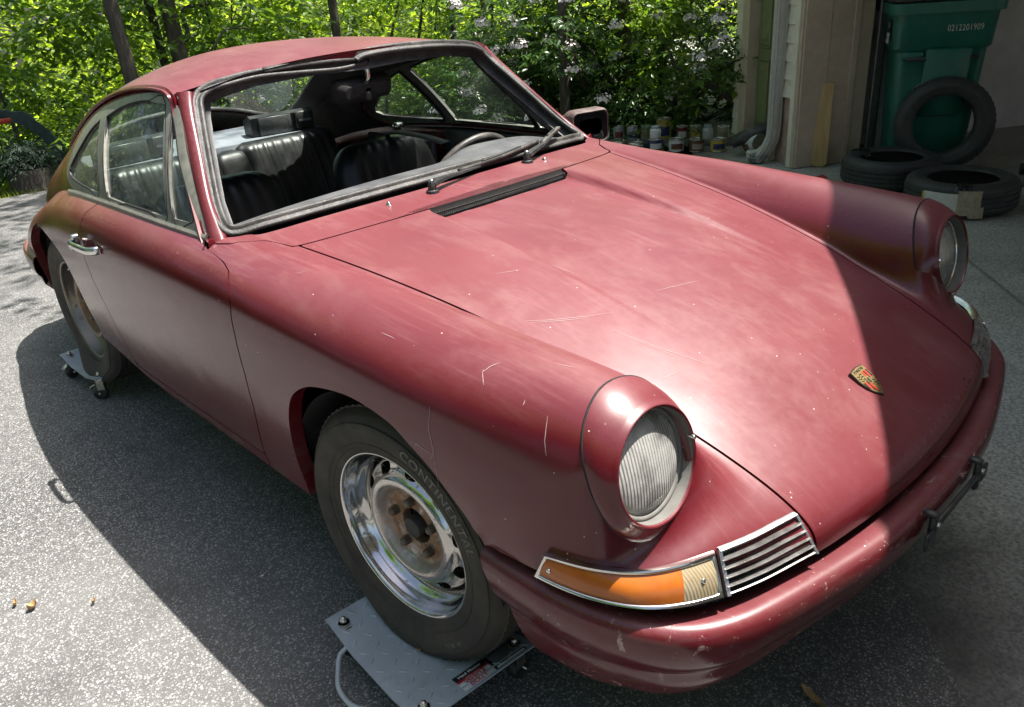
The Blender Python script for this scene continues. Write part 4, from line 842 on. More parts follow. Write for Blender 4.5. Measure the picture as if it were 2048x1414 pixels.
def wheel(name,x,y,z,side,steer,flat,metal,lettered,R=.315):
    w=empty(name,(x*side,y,z),parent=car,rz=0); w.rotation_euler=(0,0,(0 if side>0 else math.pi)+steer)
    t=mk('tyre',*tyre_mesh(R,flat),TYRE,w,auto=40)
    V,F=lathe(dens(RIMP,3),96,MX); mk('rim',V,F,metal,w,auto=60)
    P=dens(DISC,3); n=240; V,F=lathe(P,n,MX); V=np.array(V)
    r=np.linalg.norm(V[:,1:],axis=1); a=np.arctan2(V[:,2],V[:,1])
    best=np.full(len(V),-1.0)
    for k in range(10):
        a0=2*math.pi*k/10+.2; da=(a-a0+math.pi)%(2*math.pi)-math.pi
        u=np.abs(da*.150)/.0205; v=np.abs(r-.1495)/.0122
        best=np.maximum(best,1-(u**3.2+v**3.2)**(1/3.2))
    V2,F2=clip(V,F,-best*.01); V2,F2=skirt(V2,F2,dirf=lambda v,n:np.tile(np.array([[-.010,0,0]]),(len(v),1)))
    mk('wheel_disc',V2,F2,metal,w,auto=55)
    for k in range(5):
        a0=2*math.pi*k/5+.35; m=lathe([(0,.022),(.007,.0215),(.0105,.017),(.0115,.012),(.0115,.0),(.0145,-.003)],6,Matrix.Translation((-.050,.0655*math.cos(a0),.0655*math.sin(a0)))@Matrix.Rotation(math.radians(90),4,'Y')); mk('lug_nut',*m,LUG,w,smooth=False)
    mk('hub_cap',*lathe([(0,-.032),(.018,-.033),(.0245,-.036),(.0265,-.042),(.0265,-.075),(.043,-.078),(.043,-.09)],40,MX),simple('hub_dark',(.03,.028,.027),.55,var=.3,scale=40) if 'hub_dark' not in bpy.data.materials else bpy.data.materials['hub_dark'],w,auto=40)
    mk('brake_drum',*lathe([(0,-.092),(.14,-.092),(.165,-.10),(.17,-.14),(0,-.14)],48,MX),DARKM,w)
    mk('valve_stem',*tube([(-.006,.03,.193),(.004,.028,.188),(.012,.027,.184)],.003,6),CHROME,w)
    if lettered:
        def arc(txt,rad,size,ac,sgn=1,sp=1.0,h=.0012):
            V,F=text_mesh(txt,size,.0006,sp,bold=size*.012); V=np.array(V)
            ang=ac-V[:,0]/rad; rr=rad+V[:,1]; xx=.0186+h*0+V[:,2]
            # follow the sidewall bulge
            pr=np.array([(.240,.0135),(.252,.017),(.262,.0185),(.272,.0185),(.282,.0165),(.290,.010)]); xx=np.interp(rr,pr[:,0],pr[:,1])+V[:,2]+h
            return np.stack([xx,rr*np.cos(ang),rr*np.sin(ang)],1),F
        mk('tyre_lettering',*arc('CONTINENTAL',.262,.034,math.radians(46),sp=1.12),TYREL,w,smooth=False)
        mk('tyre_size_marking',*arc('165 SR 15',.262,.014,math.radians(-52),sp=1.3),TYREL,w,smooth=False)
        mk('tyre_ribs',*join(*[lathe([(a,b-.0015),(a+.001,b+.0012),(a+.0022,b-.0015)],120,MX) for a,b in ((.2315,.0105),(.2335,.0113),(.281,.0165))]),TYRE,w)
    return w
wheel('front_wheel',.7285,0,.3795,-1,math.radians(4.25),.294,WCHR,True)
wheel('front_wheel',.7285,0,.3795,1,math.radians(4.25),.294,WCHR,False)
wheel('rear_wheel',.687,2.2157,.3637,-1,0,.278,WDULL,False)
wheel('rear_wheel',.687,2.2157,.3637,1,0,.278,WDULL,False)
# wheel-arch liners and underbody
def liner(yc,zc,r,x0,x1):
    n=26; a=np.linspace(math.radians(8),math.radians(172),n); S=np.array([[(x,yc+r*math.cos(t),zc+r*math.sin(t)) for t in a] for x in (x0,x1)]); m=(S.reshape(-1,3),gridf(2,n))
    side=[(x1,yc+r*math.cos(t),zc+r*math.sin(t)) for t in a]; return join(m,(side,[tuple(range(n))]))
for s in (1,-1):
    mm=(lambda a:a) if s>0 else mirror
    mk('wheel_housing',*mm(liner(0,.37,.365,.755,.44)),DARKM,car); mk('wheel_housing',*mm(liner(2.2,.35,.38,.675,.42)),DARKM,car)
mk('underbody',*join(box((0,1.1,.395),(1.38,1.35,.05)),box((0,-.15,.50),(.86,1.15,.22),.05),box((0,2.35,.47),(.84,1.5,.2),.05)),DARKM,car)
mk('front_axle',*tube([(-.62,0,.36),(.62,0,.36)],.03,10),DARKM,car); mk('rear_axle',*tube([(-.62,2.2157,.36),(.62,2.2157,.36)],.04,10),DARKM,car)
# ---------------------------------------------------------------- wheel dollies
def dolly_paint():
    t=NT('grey_blue_enamel'); n=t.noise(9,6,.65); c=t.ramp(n,[(.3,(.33,.375,.41)),(.7,(.40,.445,.48))])
    c=t.mix(t.ramp(t.noise(17,7,.7,dist=.8),[(.52,0.0),(.75,.55)]),c,(.21,.19,.165)); t.set(Base_Color=c,Roughness=t.ramp(t.noise(30,4),[(.3,.28),(.7,.45)]),Specular_IOR_Level=.5); t.bump(t.noise(120,2),.05,.001); return t.m
DPAINT=dolly_paint(); ZINC=simple('zinc_plate',(.62,.60,.55),.3,1.0,var=.25,scale=60,dust=.3,dustcol=(.30,.24,.15)); CASTR=simple('caster_black',(.02,.02,.02),.5,var=.3,scale=50,dust=.4,dustcol=(.2,.19,.18))
def dz(y): return .1085-.024*float(np.clip((.205-abs(y)-.015)/.10,0,1))
STK_B=simple('sticker_black',(.012,.012,.013),.4); STK_W=simple('sticker_white',(.70,.69,.67),.45,var=.06,scale=80,dust=.25); STK_R=simple('sticker_red',(.45,.02,.03),.45,var=.1)
HX,HY=.155,.2075
def dolly_proto():
    d=empty('wheel_dolly',(0,0,0)); ys=[-.2075,-.19,-.14,-.095,-.085,-.04,0,.04,.085,.095,.14,.19,.2075]
    xs=[-HX,-HX+.004,0,HX-.004,HX]; S=[[(x,y,dz(y)) for y in ys] for x in xs]; B=[[(x,y,dz(y)-.0035) for y in ys] for x in xs]
    A=np.array(S).reshape(-1,3); Bm=np.array(B).reshape(-1,3); fa=gridf(5,13); fb=[tuple(i+65 for i in f[::-1]) for f in fa]
    m=(np.concatenate([A,Bm]),fa+fb); E=boundary(fa); m=(m[0],m[1]+[(b,a,a+65,b+65) for a,b in E]); m=fixn(m,(0,0,1)) if False else m
    mk('deck_plate',*m,DPAINT,d,smooth=True,auto=25)
    loz=[]; k=0
    for iy in range(11):
        for ix in range(8):
            x=-HX+.022+ix*.0385+(.0 if iy%2 else .0); y=-HY+.02+iy*.0370
            rot=(0 if (ix+iy)%2 else 1); L,Wd=.0135,.0042
            pts=[]; 
            for a in np.linspace(0,2*math.pi,8,endpoint=False): pts.append((L*math.cos(a)*(abs(math.cos(a))**.3),Wd*math.sin(a)))
            ang=math.radians(35 if rot else -50); ca,sa=math.cos(ang),math.sin(ang)
            V=[(x+ca*p-sa*q,y+sa*p+ca*q,dz(y+sa*p+ca*q)-.0004) for p,q in pts]+[(x+ca*p*.55-sa*q*.3,y+sa*p*.55+ca*q*.3,dz(y+sa*p*.55)+.0019) for p,q in pts]
            F=[(i,(i+1)%8,8+(i+1)%8,8+i) for i in range(8)]+[tuple(range(8,16))]; loz.append((V,F))
    mk('tread_lozenges',*join(*loz),DPAINT,d,kind='stuff')
    for sx in(-1,1):
        for sy in(-1,1):
            x,y=sx*.125,sy*.170; z=dz(y)
            mk('acorn_nut',*join(lathe([(0,.0195),(.004,.019),(.0068,.0165),(.0075,.012),(.0075,.011)],16,Matrix.Translation((x,y,z))),lathe([(.0075,.0115),(.0092,.0105),(.0092,.003),(.014,.003),(.014,0)],6,Matrix.Translation((x,y,z))),lathe([(0.008,.003),(.0145,.003),(.0148,0)],20,Matrix.Translation((x,y,z)))),ZINC,d,auto=40)
            ca=empty('caster',(x,y,0),parent=d,rz=random.uniform(-.8,.8))
            mk('caster_fork',*join(lathe([(0,z-.004),(.022,z-.004),(.024,z-.010),(.014,z-.016),(0,z-.016)],20),box((0,-.016,z-.035),(.030,.003,.046),.001,),box((0,.016,z-.035),(.030,.003,.046),.001),box((0,0,z-.016),(.03,.034,.003))),ZINC,ca,smooth=False)
            mk('caster_wheel',*lathe([(.0,-.011),(.010,-.012),(.024,-.012),(.0285,-.009),(.030,-.003),(.030,.003),(.0285,.009),(.024,.012),(.010,.012),(0,.011)],28,Matrix.Translation((.012,0,.030))@Matrix.Rotation(math.radians(90),4,'X')),CASTR,ca,auto=35)
            mk('caster_axle',*tube([(.012,-.021,.030),(.012,.021,.030)],.004,8,up=(0,0,1)),ZINC,ca); mk('brake_lever',*box((.036,0,z-.040),(.03,.02,.004),.0015,Matrix.Rotation(math.radians(25),3,'Y')),ZINC,ca)
    hp=[(-HX+.012,.118,dz(.1)-.010),(-HX-.012,.112,dz(.1)-.018),(-HX-.038,.095,.072),(-HX-.052,.030,.064),(-HX-.052,-.03,.064),(-HX-.038,-.092,.072),(-HX-.010,-.11,dz(.1)-.018),(-HX+.012,-.117,dz(.1)-.010)]
    hp=[(-HX+.012,.118,.084),(-HX-.006,.116,.080),(-HX-.020,.112,.074),(-HX-.040,.085,.066),(-HX-.062,.045,.060),(-HX-.066,.0,.058),(-HX-.060,-.03,.060),(-HX-.034,-.085,.070),(-HX-.014,-.118,.080),(-HX+.014,-.124,.084)]
    mk('carry_handle',*tube(smoothpath(hp,5),.0058,10),DPAINT,d)
    # lip along both ends
    return d
dp=dolly_proto()
spots=[((-.716,-.028),'grey diamond-plate dolly under the chromed near front wheel, with stickers'),((-.605,2.300),'grey diamond-plate dolly under the flat near rear tyre'),
       ((.716,-.02),'grey diamond-plate dolly under the front wheel on the far side of the car'),((.640,2.28),'grey diamond-plate dolly under the rear wheel on the far side of the car')]
for i,((x,y),lab) in enumerate(spots):
    d=dp if i==0 else copy_tree(dp); d.location=(x,y,0); d.rotation_euler=(0,0,(0 if i in (0,3) else math.pi)+(math.radians(-4.0) if i==0 else math.radians(1.5)))
    tag(d,lab,'wheel dolly','wheel dollies under the car')
    if i==0: d0=d
# product stickers on the nearest dolly
def flat(poly,z,nm,mt,par): return mk(nm,[(x,y,z+dz(y)) for x,y in poly],[tuple(range(len(poly)))],mt,par,smooth=False)
sx0,sy0=-.025,-.2045
stk=empty('sticker',(0,0,0),parent=d0)
flat([(-.038,-.2035),(.045,-.2035),(.045,-.148),(-.038,-.148)],.0022,'sticker_label',STK_W,stk); flat([(-.038,-.168),(.045,-.168),(.045,-.148),(-.038,-.148)],.0026,'sticker_band',STK_B,stk); flat([(-.038,-.1745),(.045,-.1745),(.045,-.168),(-.038,-.168)],.0026,'sticker_stripe',STK_R,stk)
flat([(.047,-.2035),(.135,-.2035),(.135,-.150),(.047,-.150)],.0022,'warning_label',STK_B,stk); flat([(.052,-.2025),(.130,-.2025),(.130,-.1965),(.052,-.1965)],.0026,'warning_stripe',STK_W,stk)
def put(txt,size,x,y,mt,sp=1.0,bold=.0):
    V,F=text_mesh(txt,size,0,sp,bold); V=np.array(V); V=np.stack([V[:,0]+x,V[:,1]+y,[dz(b+y)+.003 for b in V[:,1]]],1); mk('sticker_print',V,F,mt,stk,smooth=False)
put('VEHICLE',.0145,.0035,-.1825,STK_R,1.0,.0004); put('DOLLY',.0145,.0035,-.1965,STK_R,1.0,.0004); put('Haul Master',.0125,.0035,-.158,STK_W,1.0,.0003); put('1000 lb. capacity',.0062,.0035,-.1713,STK_W)
wl=[box((.091,-.156-.0042*k,dz(-.156-.0042*k)+.0028),(.074,.0012,.0002)) for k in range(9)]; mk('warning_print',*join(*wl),simple('print_grey',(.30,.30,.30),.5),stk,smooth=False)
# ---------------------------------------------------------------- cabin
VINYL=NT('black_vinyl'); _n=VINYL.noise(14,5,.6); VINYL.set(Base_Color=VINYL.mix(VINYL.ramp(_n,[(.4,0.0),(.8,.25)]),(.013,.014,.0145),(.085,.085,.08)),Roughness=VINYL.ramp(_n,[(.3,.30),(.7,.46)]),Specular_IOR_Level=.55); VINYL.bump(VINYL.vor(420),.10,.0015); VINYL=VINYL.m
CARPET=simple('black_carpet',(.012,.012,.012),.95,var=.4,scale=90); DASHM=simple('faded_dash_pad',(.060,.062,.068),.52,var=.25,scale=16,bump=.15,bscale=240,dust=.55,dustcol=(.19,.19,.19)); SHELF=simple('grey_parcel_shelf',(.20,.22,.25),.75,var=.15,scale=20,dust=.3,dustcol=(.28,.29,.30))
VISOR=simple('taupe_visor',(.20,.165,.15),.8,var=.12,scale=25); WEB=simple('belt_webbing',(.05,.055,.05),.8,var=.4,scale=160)
mk('cabin_floor',*join(box((0,1.35,.43),(1.36,1.7,.03)),box((0,1.3,.49),(.20,1.5,.10),.04)),CARPET,car)
mk('firewall',*box((0,.545,.67),(1.30,.03,.50)),CARPET,car); mk('rear_bulkhead',*box((0,2.18,.66),(1.10,.03,.46)),CARPET,car)
for s in (1,-1):
    mk('door_card',*box((s*.712,1.02,.665),(.03,.90,.50),.01),BLKPL,car); mk('quarter_trim',*box((s*.650,1.72,.66),(.03,.48,.42),.01),BLKPL,car)
    mk('arm_rest',*box((s*.68,1.05,.72),(.05,.34,.05),.015),VINYL,car); mk('window_crank',*join(lathe([(0,.012),(.012,.012),(.014,0)],14,Matrix.Translation((s*.690,.80,.66))@Matrix.Rotation(math.radians(-90*s),4,'Y'))),CHROME,car)
# dash: padded top with instrument hood on the driver's side, defroster slots
us=np.linspace(-.655,.655,60); rows=[]
for t in np.linspace(0,1,12):
    r=[]
    for x in us:
        y0=.575+.085*(abs(x)/.68)**2; hump=math.exp(-((x-.36)/.20)**4)
        y1=.775+.045*hump-.03*(abs(x)/.65)**4; y=y0+(y1-y0)*t
        z=.968-.022*(abs(x)/.68)**2-.005*t+hump*.026*t**.6-.035*max(0,(t-.86)/.14)**2
        r.append((x,y,z))
    rows.append(r)
for dzz,dy in ((-.07,.005),(-.10,-.03),(-.22,-.05)): rows.append([(x,y+dy,z+dzz) for x,y,z in rows[11]])
D=np.array(rows); mk('dashboard',D.reshape(-1,3),[f[::-1] for f in gridf(*D.shape[:2])],DASHM,car)
sl=[]
for s in (-1,1):
    for k in range(24):
        x=s*(.06+k*.0115); y=.628+.06*(abs(x)/.68)**2; sl.append(box((x,y,.9715-.022*(x/.68)**2),(.005,.034,.004),.0015))
mk('defroster_vent',*join(*sl),TRIM,car,kind='stuff')
cp=[(x,.618+.075*(abs(x)/.68)**2,.969-.024*(abs(x)/.68)**2) for x in np.linspace(-.62,.62,30)]; mk('dash_rail',*sweep(cp,[(-.030,-.004),(.030,-.004),(.028,.003),(-.028,.003)]),DASHM,car)
for i,x in enumerate((.20,.29,.38,.47,.56)):
    mk('gauge',*lathe([(0,.0),(.036,.0),(.040,.006),(.042,0),(.042,-.02)],28,Matrix.Translation((x,.812,.905))@Matrix.Rotation(math.radians(-90),4,'X')),BLKPL,car)
# steering wheel
sw=empty('steering_wheel',(0,0,0),parent=car)
Ms=Matrix.Translation((.385,.960,.795))@Matrix.Rotation(math.radians(-66),4,'X')
th=np.linspace(0,2*math.pi,64,endpoint=False); mk('wheel_rim',*xf(tube([(.20*math.cos(a),.20*math.sin(a),0) for a in th],.0135,12,True),Ms),simple('worn_wheel_rim',(.05,.048,.045),.45,var=.35,scale=30,dust=.3),sw)
for a in (200,340,270): 
    c,s_=math.cos(math.radians(a)),math.sin(math.radians(a)); mk('wheel_spoke',*xf(sweep([(.03*c,.03*s_,-.02),(.19*c,.19*s_,0)],[(-.012,-.002),(.012,-.002),(.012,.002),(-.012,.002)]),Ms),BLKPL,sw)
mk('wheel_hub',*xf(lathe([(0,.0),(.045,-.002),(.055,-.012),(.05,-.03),(.03,-.12)],28),Ms),BLKPL,sw); mk('steering_column',*tube([(.385,.93,.785),(.385,.60,.66)],.028,12),BLKPL,sw)
# seats
def cushion(w,h,d,nf,round_top=.09,taper=.12,k=44,flute=.006,insert=.78):
    """backrest: x across, z up, front face towards -y"""
    xs=np.linspace(-1,1,k); zs=np.linspace(0,1,26); F_=[];B_=[]
    for z in zs:
        zz=z*h; wid=w/2*(1-taper*z**2)
        if zz>h-round_top: q=(zz-(h-round_top))/round_top; wid=wid-round_top*.9*(1-math.sqrt(max(0,1-q*q)))
        fr=[];bk=[]
        for x in xs:
            e=1-abs(x)**6; f=0
            if abs(x)<insert and .06<z<.93: f=flute*abs(math.sin((x/insert+1)/2*math.pi*nf))**.45
            edge=(1-z**10)
            fr.append((x*wid,-d/2*e**.5*edge**.5-f*1.3,zz)); bk.append((x*wid,d/2*e**.5*edge**.5,zz))
        F_.append(fr);B_.append(bk)
    A=np.array(F_);Bm=np.array(B_); n=26*k
    f1=gridf(26,k); f2=[tuple(i+n for i in q[::-1]) for q in f1]; m=(np.concatenate([A.reshape(-1,3),Bm.reshape(-1,3)]),f1+f2)
    return weld(fixn(m,(0,-1,0)) if False else m,1e-4)
def seat(name,x,y,w,zt):
    o=empty(name,(x,y,.46),parent=car)
    m=cushion(w,zt-.62,.11,7,.10,.14); M=Matrix.Translation((0,.20,.16))@Matrix.Rotation(math.radians(-18),4,'X'); mk('seat_back',*xf(m,M),VINYL,o)
    m=cushion(w,.50,.13,7,.06,.03); M=Matrix.Translation((0,.22,.09))@Matrix.Rotation(math.radians(84),4,'X'); V,F=xf(m,M); mk('seat_cushion',*(V,F),VINYL,o)
    mk('seat_base',*box((0,0,.0),(w*.8,.42,.10),.02),CARPET,o)
    return o
s1=seat('front_seat',.36,1.18,.50,.945); s2=seat('front_seat',-.36,1.13,.50,.945)
mk('seat_belt',*sweep(smoothpath([(.10,-.01,.46),(.085,.10,.478),(.07,.25,.485),(.06,.31,.465),(.05,.34,.36)],6),[(-.024,-.001),(.024,-.001),(.024,.001),(-.024,.001)],up=(0,-.5,.85)),WEB,s1)
mk('belt_clip',*box((.20,.42,.475),(.05,.03,.03),.008),CHROME,s1)
for x,w in ((-.28,.50),(.27,.50)):
    o=empty('rear_seat',(x,1.90,.52),parent=car)
    m=cushion(w,.42,.085,9,.05,.04,66,.007,.86); mk('seat_back',*xf(m,Matrix.Translation((0,.02,.0))@Matrix.Rotation(math.radians(-20),4,'X')),VINYL,o)
    m=cushion(w,.34,.09,5,.05,.04,44,.006,.86); mk('seat_cushion',*xf(m,Matrix.Translation((0,.0,.02))@Matrix.Rotation(math.radians(80),4,'X')),VINYL,o)
mk('seat_bolster',*xf(cushion(.16,.40,.10,1,.06,.05,20,0),Matrix.Translation((0,1.925,.52))@Matrix.Rotation(math.radians(-20),4,'X')),VINYL,car)
mk('parcel_shelf',*join(box((0,2.27,.905),(1.00,.36,.02),.004,Matrix.Rotation(math.radians(2),3,'X')),box((0,2.10,.86),(1.00,.02,.10),.004)),SHELF,car)
SPK=simple('speaker_grille',(.018,.018,.019),.55,var=.3,scale=250,bump=.4,bscale=700)
for x,s in ((.32,1),(-.34,-1)):
    o=empty('speaker_box',(x,2.17,.915),parent=car,rz=math.radians(-8*s))
    prof=[(-.05,0),(.05,0),(.05,.060),(-.025,.086),(-.05,.076)]
    V=[(-.145,y,z) for y,z in prof]+[(.145,y,z) for y,z in prof]; k=5; F=[tuple(range(5)),tuple(range(5,10))[::-1]]+[(i,i+5,(i+1)%5+5,(i+1)%5) for i in range(5)]
    mk('speaker_case',V,F,VINYL,o,smooth=False)
    for xx in (-.07,.0): mk('speaker_cone',*xf(join(box((0,0,0),(.062,.062,.006),.006),lathe([(.026,.004),(.022,.002),(.010,-.001),(0,.001)],24)),Matrix.Translation((xx,-.051,.036))@Matrix.Rotation(math.radians(90),4,'X')),SPK,o)
    mk('speaker_panel',*box((-.035,-.0525,.036),(.15,.004,.076),.003),CHROME if False else simple('brushed_panel',(.12,.125,.125),.4,.5,var=.1) if 'brushed_panel' not in bpy.data.materials else bpy.data.materials['brushed_panel'],o)
    mk('speaker_cover',*box((.10,-.056,.042),(.085,.02,.075),.006),BLKPL,o)
    V,F=text_mesh('PIONEER',.014,.0004,1.1); mk('speaker_lettering',*xf((V,F),Matrix.Translation((.10,-.0668,.04))@Matrix.Rotation(math.radians(90),4,'X')),simple('print_silver',(.45,.45,.45),.4) if 'print_silver' not in bpy.data.materials else bpy.data.materials['print_silver'],o,smooth=False)
# rear-view mirror and visors
rm=empty('rear_view_mirror',(0,0,0),parent=car)
Rm=Matrix.Translation((.010,1.005,1.187))@Matrix.Scale(1.15,4)@Matrix.Rotation(math.radians(12),4,'Z')@Matrix.Rotation(math.radians(8),4,'X')
mk('mirror_shell',*xf(fixn(rr_loft([(.17,.03,.012,-.026,0),(.215,.058,.02,-.014,0),(.222,.064,.022,.0,0),(.222,.064,.022,.010,0)]),(0,1,0)),Rm),BLACK,rm,auto=50); mk('mirror_shell_front',*xf((rr_loft([(.17,.03,.012,-.026,0),(.02,.01,.004,-.0265,0)])),Rm),BLACK,rm)
mk('mirror_stem',*tube(smoothpath([(-.012,.985,1.275),(.004,.968,1.262),(.012,.960,1.24),(.010,.966,1.215),(.0,.985,1.20)],6),.0075,10,up=(1,0,0)),CHROME,rm); mk('mirror_clamp',*box((.012,.980,1.165),(.022,.03,.03),.006),BLKPL,rm)
for x in (-.29,.29):
    m=rr_loft([(.36,.11,.03,-.006,0),(.37,.12,.03,0,0),(.36,.11,.03,.006,0)]); m=(m[0],m[1]+[tuple(range(28))[::-1]])
    mk('sun_visor',*xf(m,Matrix.Translation((x,1.085,1.262))@Matrix.Rotation(math.radians(-80),4,'X')@Matrix.Rotation(math.radians(4*np.sign(x)),4,'Y')),VISOR,car)
# ---------------------------------------------------------------- ground
def asphalt_mat():
    t=NT('worn_asphalt'); o=t.obj()
    mp=t.n('ShaderNodeMapping'); mp.inputs['Scale'].default_value=(1,1,.15); t.l(o,mp.inputs[0]); w=t.n('ShaderNodeVectorMath',operation='ADD'); nn=t.n('ShaderNodeTexNoise'); nn.inputs['Scale'].default_value=40; t.l(o,nn.inputs['Vector'])
    sc=t.n('ShaderNodeVectorMath',operation='SCALE'); sc.inputs['Scale'].default_value=.008; t.l(nn.outputs['Color'],sc.inputs[0]); t.l(mp.outputs[0],w.inputs[0]); t.l(sc.outputs[0],w.inputs[1]); v=w.outputs[0]
    a=t.n('ShaderNodeTexVoronoi'); a.inputs['Scale'].default_value=160; t.l(v,a.inputs['Vector']); b=t.n('ShaderNodeTexVoronoi'); b.inputs['Scale'].default_value=230; t.l(v,b.inputs['Vector'])
    ca=t.n('ShaderNodeSeparateColor'); t.l(a.outputs['Color'],ca.inputs[0]); cb=t.n('ShaderNodeSeparateColor'); t.l(b.outputs['Color'],cb.inputs[0])
    size=t.math('ADD',t.math('MULTIPLY',ca.outputs[1],.40),.22); stone=t.ramp(t.math('SUBTRACT',size,a.outputs['Distance']),[(.0,0.0),(.09,1.0)])
    stone=t.math('MULTIPLY',stone,t.math('GREATER_THAN',ca.outputs[2],.10)); st2=t.math('MULTIPLY',t.ramp(t.math('SUBTRACT',.36,b.outputs['Distance']),[(0,0.0),(.08,1.0)]),t.math('GREATER_THAN',cb.outputs[2],.45))
    big=t.noise(.9,5,.6); bind=t.ramp(t.noise(30,5,.7),[(.3,(.050,.050,.050)),(.7,(.115,.113,.110))]); bind=t.mix(t.ramp(big,[(.38,0.0),(.68,.6)]),bind,(.19,.185,.18))
    sc1=t.ramp(ca.outputs[0],[(0,(.14,.14,.14)),(.45,(.27,.265,.26)),(.8,(.36,.35,.34)),(1,(.45,.435,.415))]); sc2=t.ramp(cb.outputs[0],[(0,(.13,.13,.13)),(1,(.45,.44,.43))])
    c=t.mix(t.math('MULTIPLY',st2,.8),bind,sc2); c=t.mix(stone,c,sc1)
    c=t.mix(t.math('MULTIPLY',t.ramp(t.noise(2.3,6,.65,dist=.5),[(.50,0.0),(.74,.55)]),.9),c,(.06,.058,.056))
    t.set(Base_Color=c,Roughness=t.ramp(t.noise(60,3),[(.3,.62),(.7,.85)]),Specular_IOR_Level=.35)
    t.bump(t.math('ADD',t.math('MULTIPLY',stone,.7),t.math('ADD',t.math('MULTIPLY',st2,.35),t.math('MULTIPLY',t.noise(160,3),.35))),.6,.0035); return t.m
def concrete_mat():
    t=NT('stained_concrete'); n=t.noise(1.6,8,.65,dist=.4); f=t.noise(95,5,.7)
    c=t.ramp(n,[(.3,(.36,.35,.31)),(.5,(.47,.46,.415)),(.72,(.56,.55,.50))]); c=t.mix(t.ramp(f,[(.36,.75),(.60,0.0)]),c,(.10,.095,.085))
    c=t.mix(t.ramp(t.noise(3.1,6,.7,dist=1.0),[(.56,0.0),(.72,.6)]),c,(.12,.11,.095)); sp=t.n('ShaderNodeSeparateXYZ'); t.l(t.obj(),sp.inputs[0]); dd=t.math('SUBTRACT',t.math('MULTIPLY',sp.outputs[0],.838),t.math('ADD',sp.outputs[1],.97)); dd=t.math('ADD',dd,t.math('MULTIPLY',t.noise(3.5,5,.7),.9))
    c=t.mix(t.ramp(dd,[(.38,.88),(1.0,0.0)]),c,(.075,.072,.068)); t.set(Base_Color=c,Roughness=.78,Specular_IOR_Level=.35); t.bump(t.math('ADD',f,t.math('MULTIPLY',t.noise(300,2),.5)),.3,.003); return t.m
ASPH,CONC=asphalt_mat(),concrete_mat(); OLDJ=simple('joint_grit',(.22,.21,.19),.9,var=.3,scale=40)
EA=.838; ED=np.array([1,EA])/math.hypot(1,EA); EN=np.array([ED[1],-ED[0]])          # garage front direction, inward normal
def gl_(x,c): return EA*x+c
def sheet(name,poly,z,mat,kind='structure',th=None): return mk(name,[(x,y,z) for x,y in poly],[tuple(range(len(poly)))],mat,smooth=False,kind=kind)
# driveway apron: outer edge wanders a little
edge=[(-14,7.4),(-9,7.2),(-5,7.35),(-2,7.1),(-.5,7.15),(.6,6.95),(1.8,6.9),(2.8,6.6),(3.4,5.8),(3.7,4.6),(3.85,3.6),(4.1,2.9),(4.3,2.2),(5.2,2.0)]
c_s=-.97
sheet('driveway',[((-16-c_s)/EA,-16),(4.25,gl_(4.25,c_s)),(4.1,2.9)]+edge[::-1][3:]+[(-24,7.4),(-24,-16)],.0,ASPH)
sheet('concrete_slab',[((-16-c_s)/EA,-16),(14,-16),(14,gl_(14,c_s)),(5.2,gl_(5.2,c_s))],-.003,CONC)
jl=[]
for c0 in (-2.38,):
    p0=np.array([-1.5,gl_(-1.5,c0)]); p1=np.array([7.5,gl_(7.5,c0)]); w=.006
    jl=[(p0[0],p0[1],.001),(p1[0],p1[1],.001),(p1[0]+EN[0]*w*2,p1[1]+EN[1]*w*2,.001),(p0[0]+EN[0]*w*2,p0[1]+EN[1]*w*2,.001)]
mk('slab_joint',jl,[(0,1,2,3)],OLDJ,smooth=False,kind='structure')
def litter_mat():
    t=NT('leaf_litter'); c=t.ramp(t.noise(6,8,.75),[(.3,(.02,.014,.008)),(.5,(.045,.030,.016)),(.62,(.035,.05,.014)),(.78,(.075,.055,.03))]); t.set(Base_Color=c,Roughness=.95); t.bump(t.noise(30,6,.8),.8,.05); return t.m
N=90; gx=np.linspace(-60,75,N); gy=np.linspace(-50,85,N); P=[]
for x in gx:
    for y in gy:
        d=max(y-7.6 if x<3 else 0, (x-4.6) if y>2.2+.9*(x-4.3) else 0, -x-15, -y-20,0) if not (y<EA*x-1.0 and x<16) else 0
        if x>3 and y>2.4: d=max(d,math.hypot(max(0,x-4.4),max(0,y-7.6)) if y>7.6 else max(0,min(x-4.4,y-2.4)))
        P.append((x,y,-.03-.20*max(0,d-.4)+.25*math.sin(x*.7)*math.sin(y*.6)*min(1,d/6)))
mk('forest_floor',P,gridf(N,N),litter_mat(),kind='structure')
# ---------------------------------------------------------------- garage
SIDING=simple('cream_siding',(.76,.71,.59),.6,var=.06,scale=12,dust=.3,dustcol=(.35,.30,.24)); TAN=simple('tan_trim_paint',(.56,.455,.345),.6,var=.08,scale=14,dust=.25,dustcol=(.20,.16,.12)); GREEN=simple('olive_door_paint',(.17,.20,.085),.5,var=.12,scale=14,dust=.2,dustcol=(.12,.12,.08))
GUT=simple('grey_downspout',(.50,.49,.46),.45,var=.1,scale=20,dust=.4,dustcol=(.32,.28,.23)); DRYW=simple('grey_drywall',(.60,.585,.56),.9,var=.1,scale=6,dust=.3,dustcol=(.25,.23,.21)); SHING=simple('dark_shingles',(.05,.048,.045),.9,var=.4,scale=30,bump=.5); PINKF=simple('bare_sheathing',(.45,.33,.27),.9,var=.25,scale=9,dust=.5,dustcol=(.25,.13,.06))
J=np.array([4.23,1.70]); WA=np.array([.55,.835]); WA/=np.linalg.norm(WA); WB=np.array([WA[1],-WA[0]])
WM=Matrix(((WA[0],WB[0],0,J[0]),(WA[1],WB[1],0,J[1]),(0,0,1,0),(0,0,0,1)))         # local: x along wall (away), y into the garage, z up
